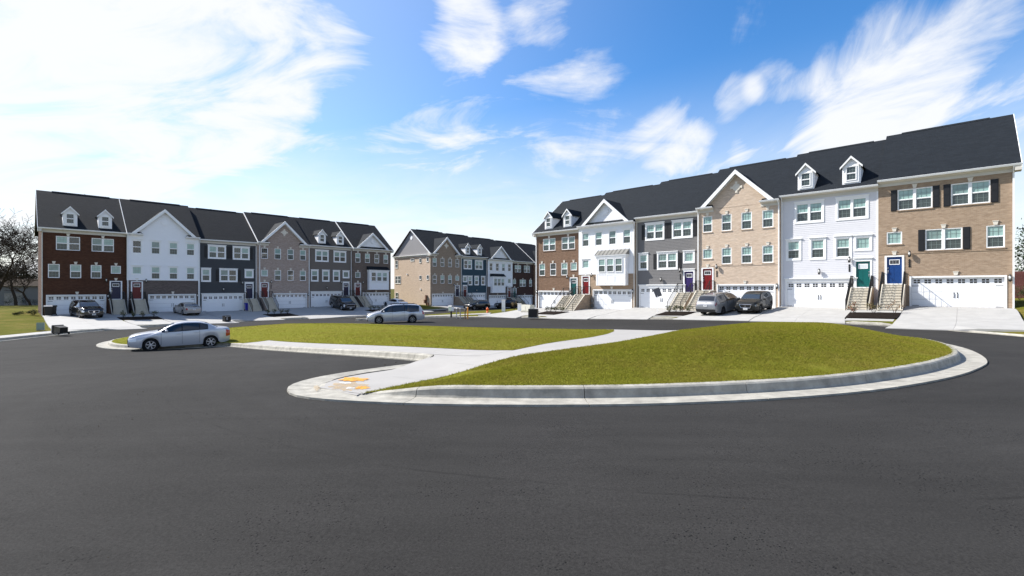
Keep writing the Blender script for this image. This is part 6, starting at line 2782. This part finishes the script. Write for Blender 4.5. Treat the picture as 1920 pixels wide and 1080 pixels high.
for k in range(2):
    q = P2('L', -.6 - k * 1.2, -.3 + .5 * k)
    shrub(['dark low shrub at the foot of the dark red house corner', 'dark low shrub further left along the lawn from the red house corner'][k], q, gz(q)[2] - .12, .6, .7, 'evergreen_dark', 'shrub_green', 520, 'shrubs by the left house corner')
# shrub by the R1 corner, before the beige cabinet
for k in range(2):
    q = P2('R', .35 - k * .9, 1.8 + k * .5)
    shrub(['bushy dark shrub hugging the corner of the brown brick house', 'brownish shrub between beige cabinet and brown brick house'][k], q, gz(q)[2], .55, 1.1, ['evergreen_dark', 'shrub_dry'][k], 'shrub_green', 320, 'shrubs by the brown house corner')


def branch_tree(name, label, p, height, spread, seed, bark='bark', levels=5, group=None, twig=.012, base_r=.28, z=None, low=.25, nsplit=(2, 3), up=.25):
    rr = random.Random(seed)
    t = thing(name, label, 'tree', (float(p[0]), float(p[1]), float(zt(p[0], p[1])) + .0 if z is None else z), 0, group)
    trunk, br, tw = MB(), MB(), MB()

    def grow(p, d, ln, r, lv):
        q = p
        nseg = 3 if lv < 2 else 2
        for _ in range(nseg):
            d = (d + Vector((rr.gauss(0, .14), rr.gauss(0, .14), rr.gauss(.02, .10)))).normalized()
            e = q + d * (ln / nseg)
            r2 = max(twig * .6, r * .86)
            (trunk if lv == 0 else br if lv < levels - 1 else tw).tube(q, e, r, r2, n=6 if lv < 2 else 4 if lv < 4 else 3, cap=False)
            q, r = e, r2
        if lv >= levels:
            return
        k = rr.randint(*nsplit) + (1 if lv == 0 else 0)
        for i in range(k):
            a = 2 * math.pi * (i + rr.random() * .6) / k
            side = Vector((math.cos(a), math.sin(a), 0))
            nd_ = (d * rr.uniform(.45, .9) + side * rr.uniform(.5, 1.0) * spread + Vector((0, 0, up))).normalized()
            grow(q, nd_, ln * rr.uniform(.62, .86), r * rr.uniform(.55, .75), lv + 1)
        # side shoots
        if 0 < lv < levels:
            for _ in range(2):
                a = rr.random() * 6.28
                nd_ = (d * .5 + Vector((math.cos(a), math.sin(a), rr.uniform(-.2, .5)))).normalized()
                grow(p + (q - p) * rr.uniform(.3, .8), nd_, ln * rr.uniform(.4, .6), r * .45, max(lv + 1, levels - 1))
    grow(Vector((0, 0, -.2)), Vector((0, 0, 1)), height * low, base_r, 0)
    trunk.build('trunk', bark, t)
    br.build('branches', bark, t)
    if tw.v:
        tw.build('twigs', bark, t)
    return t


def at(px, Y, z=None):
    return np.array([(px - 960) / F * Y, Y])


BT = 'bare trees behind the left lawn'
branch_tree('bare_tree', 'big spreading leafless tree at the left edge beside the red house', at(-14, 74), 20.5, 1.05, 3, base_r=.40, levels=6, group=BT, low=.21, up=.18, twig=.044, nsplit=(3, 3))
branch_tree('bare_tree', 'slender leafless tree rising behind the big spreading one', at(30, 88), 19.5, .95, 11, base_r=.28, levels=6, group=BT, low=.24, twig=.044)
branch_tree('bare_tree', 'low twiggy leafless tree right against the red house corner', at(58, 80), 13.5, 1.0, 5, base_r=.22, levels=5, group=BT, low=.20, twig=.042, nsplit=(3, 3))


def conifer(name, label, p, h, r, m1, m2, n, size, group=None, z=None, shape=1.0):
    t = thing(name, label, 'tree', (float(p[0]), float(p[1]), float(zt(p[0], p[1])) if z is None else z), 0, group)
    m = MB()
    m.tube((0, 0, -.2), (0, 0, h * .92), r * .09, .03, n=7)
    m.build('trunk', 'bark', t)
    mb = MB()
    br = MB()
    tiers = int(h * 1.5)
    for k in range(tiers):
        zz_ = h * (.10 + .88 * k / tiers)
        rr_ = r * (1 - (zz_ / h) ** 1.3) ** shape + .15
        nb = 7
        for b in range(nb):
            a = rng.uniform(0, 6.28)
            L_ = rr_ * rng.uniform(.65, 1.12)
            drp = rng.uniform(-.25, .15)
            br.tube((0, 0, zz_), (L_ * math.cos(a), L_ * math.sin(a), zz_ + drp * L_), .03, .01, n=3, cap=False)
            for q in range(n):
                f = rng.uniform(.25, 1.05)
                c = np.array([L_ * f * math.cos(a), L_ * f * math.sin(a), zz_ + drp * L_ * f]) + rng.normal(0, .16 + .05 * r, 3)
                u = rng.normal(0, 1, 3)
                u /= np.linalg.norm(u)
                v = np.cross(u, rng.normal(0, 1, 3))
                v /= np.linalg.norm(v) + 1e-9
                s_ = size * rng.uniform(.6, 1.3)
                mb.quad([c - u * s_, c + v * s_ * .45, c + u * s_, c - v * s_ * .45], int(rng.random() < .4))
    br.build('branches', 'bark', t)['kind'] = 'stuff'
    mb.build('crown', [m1, m2], t)
    return t


def bushy(name, label, p, h, r, m1, m2, n, size, group=None, trunk_h=.3, z=None):
    t = thing(name, label, 'tree', (float(p[0]), float(p[1]), float(zt(p[0], p[1])) if z is None else z), 0, group)
    m = MB()
    m.tube((0, 0, -.2), (0, 0, h * .6), r * .07, r * .03, n=6)
    for k in range(7):
        a = rng.uniform(0, 6.28)
        m.tube((0, 0, h * rng.uniform(.15, .5)), (r * .7 * math.cos(a), r * .7 * math.sin(a), h * rng.uniform(.5, .85)), r * .03, .01, n=4)
    m.build('trunk', 'bark', t)
    leaf_cloud(n, (0, 0, h * (.5 + trunk_h * .4)), (r, r, h * .48), size, clumps=26).build('crown', [m1, m2], t)
    return t


EV = 'dark evergreens behind the left lawn'
for k, (px, Y, h, r, lab) in enumerate([(8, 98, 8.0, 3.6, 'dark evergreen filling the gap behind the big bare tree'), (36, 104, 9.0, 3.6, 'dark evergreen behind the pale shed, the middle one'),
                                        (60, 100, 7.4, 2.8, 'dark evergreen nearest to the red house'), (-30, 100, 8.5, 4.0, 'dark evergreen at the far left edge')]):
    bushy('evergreen_tree', lab, at(px, Y), h, r, 'evergreen_dark', 'evergreen', 3000, .16, EV)
# pale low building behind the trees
p = at(36, 92)
t = thing('outbuilding', 'low pale grey outbuilding half hidden behind the bare trees', 'building', (p[0], p[1], float(zt(*p))), .55)
m = MB()
m.box(-4.2, 4.2, -3, 3, -.4, 3.6)
m.build('wall', 'far_wall_grey', t)
m = MB()
m.prism([(-3.4, 3.55), (3.4, 3.55), (0, 5.0)], 'x', -4.5, 4.5)
m.build('roof', 'bark', t)
m = MB()
m.box(-1.2, 1.2, -3.06, -3.0, -.4, 2.2)
m.build('door', 'kerb_concrete', t)
for k, (px, Y) in enumerate(((16, 84), (32, 83), (50, 82), (66, 81))):
    q = at(px, Y)
    shrub('dark rounded bush in front of the pale outbuilding, number %s from the left' % ['one', 'two', 'three', 'four'][k], q, float(zt(*q)) + .1, 1.0, [1.0, 1.7, 1.1, 1.2][k], 'evergreen_dark', 'evergreen_dark', 420, 'dark bushes by the outbuilding')
FT = 'bare trees far behind the middle row'
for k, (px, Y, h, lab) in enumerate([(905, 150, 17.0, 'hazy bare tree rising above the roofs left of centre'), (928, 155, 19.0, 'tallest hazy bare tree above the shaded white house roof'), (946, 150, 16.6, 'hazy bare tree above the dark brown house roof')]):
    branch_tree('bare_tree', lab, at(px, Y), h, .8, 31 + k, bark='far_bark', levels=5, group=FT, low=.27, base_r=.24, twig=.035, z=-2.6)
# right-hand edge: conifer, fence, bushes
conifer('conifer_tree', 'dark green conifer at the right edge behind the tan brick house', at(1935, 56), 9.5, 3.3, 'evergreen', 'evergreen_light', 26, .15)
conifer('conifer_tree', 'second conifer further back at the right edge', at(1990, 66), 11, 3.4, 'evergreen', 'evergreen_dark', 18, .17)
f_ = thing('board_fence', 'red brown board fence at the right edge below the conifer', 'fence', (*at(1915, 52), float(zt(*at(1915, 52))) + .1), RR + .2)
m = MB()
for z_ in (.4, 1.6, 2.6):
    m.box(-4, 8, .02, .07, z_, z_ + .1)
m.build('fence_rail', 'fence_red', f_)
b_ = MB()
b_.box(0, .17, -.02, .02, 0, 3.0)
bm_ = b_.mesh('board', 'fence_red')
for k in range(66):
    link('board', bm_, f_, (-4 + k * .182, 0, rng.uniform(-.02, .02)))
for k in range(3):
    q = at(1912 + k * 16, 45 - k)
    shrub(['dark green clipped bush by the tan house downpipe', 'green bush right of the clipped one at the right edge', 'green bush at the right edge of the picture'][k], q, float(zt(*q)) + .1, .8, 1.5, 'shrub_green', 'evergreen_light', 500, 'bushes at the right edge')

# ---- paint marks and joints on the ramp at the island's near tip
def spot(name, px, py, rx, ry, mt_, seed, lift):
    """a sprayed patch, surveyed at a pixel; rx, ry in pixels"""
    r2 = np.random.default_rng(seed)
    k = 34
    pts = []
    for i in range(k):
        a = 2 * math.pi * i / k
        f = 1 + r2.uniform(-.32, .25)
        pts.append(ray(px + math.cos(a) * rx * f, py + math.sin(a) * ry * f, .06))
    return drape(name, pts, lambda x, y: isl_h(x, y) + lift, mt_, .3, parent=walk)


spot('paint_mark', 655, 722, 33, 7.5, 'stain_warm', 4, .0160)
spot('paint_mark', 664, 709.5, 26, 3.8, 'orange_paint', 2, .0195)
spot('paint_mark', 680, 725, 13, 2.8, 'orange_paint', 5, .0195)
spot('paint_mark', 648, 716, 12, 1.8, 'white_paint', 8, .0195)
spot('paint_mark', 657, 726, 8, 2.2, 'white_paint', 9, .0195)
spot('paint_mark', 594, 726, 6, 4.5, 'stain_warm', 12, .0215)
# scattered grit, clods and dead leaves along the island kerb and verge
gr = MB()
for _ in range(160):
    q = P2('R', rng.uniform(-2, 41), rng.uniform(15, 44))
    if not inside(isl_out, np.array([q[0]]), np.array([q[1]]))[0]:
        dd = dist_poly(isl_out, np.array([q[0]]), np.array([q[1]]))[0]
        if dd < 1.0:
            z = float(zt(*q))
            s_ = rng.uniform(.008, .03)
            gr.box(q[0] - s_, q[0] + s_, q[1] - s_ * .7, q[1] + s_ * .7, z - .005, z + s_ * .7)
for _ in range(36):
    q = np.array([rng.uniform(-9, 12), rng.uniform(1.8, 10)])
    if not inside(isl_out, np.array([q[0]]), np.array([q[1]]))[0]:
        z = float(zt(*q))
        s_ = rng.uniform(.002, .006)
        gr.box(q[0] - s_, q[0] + s_, q[1] - s_, q[1] + s_, z - .002, z + s_)
tag(gr.build('gravel', 'soil'), kind='stuff')
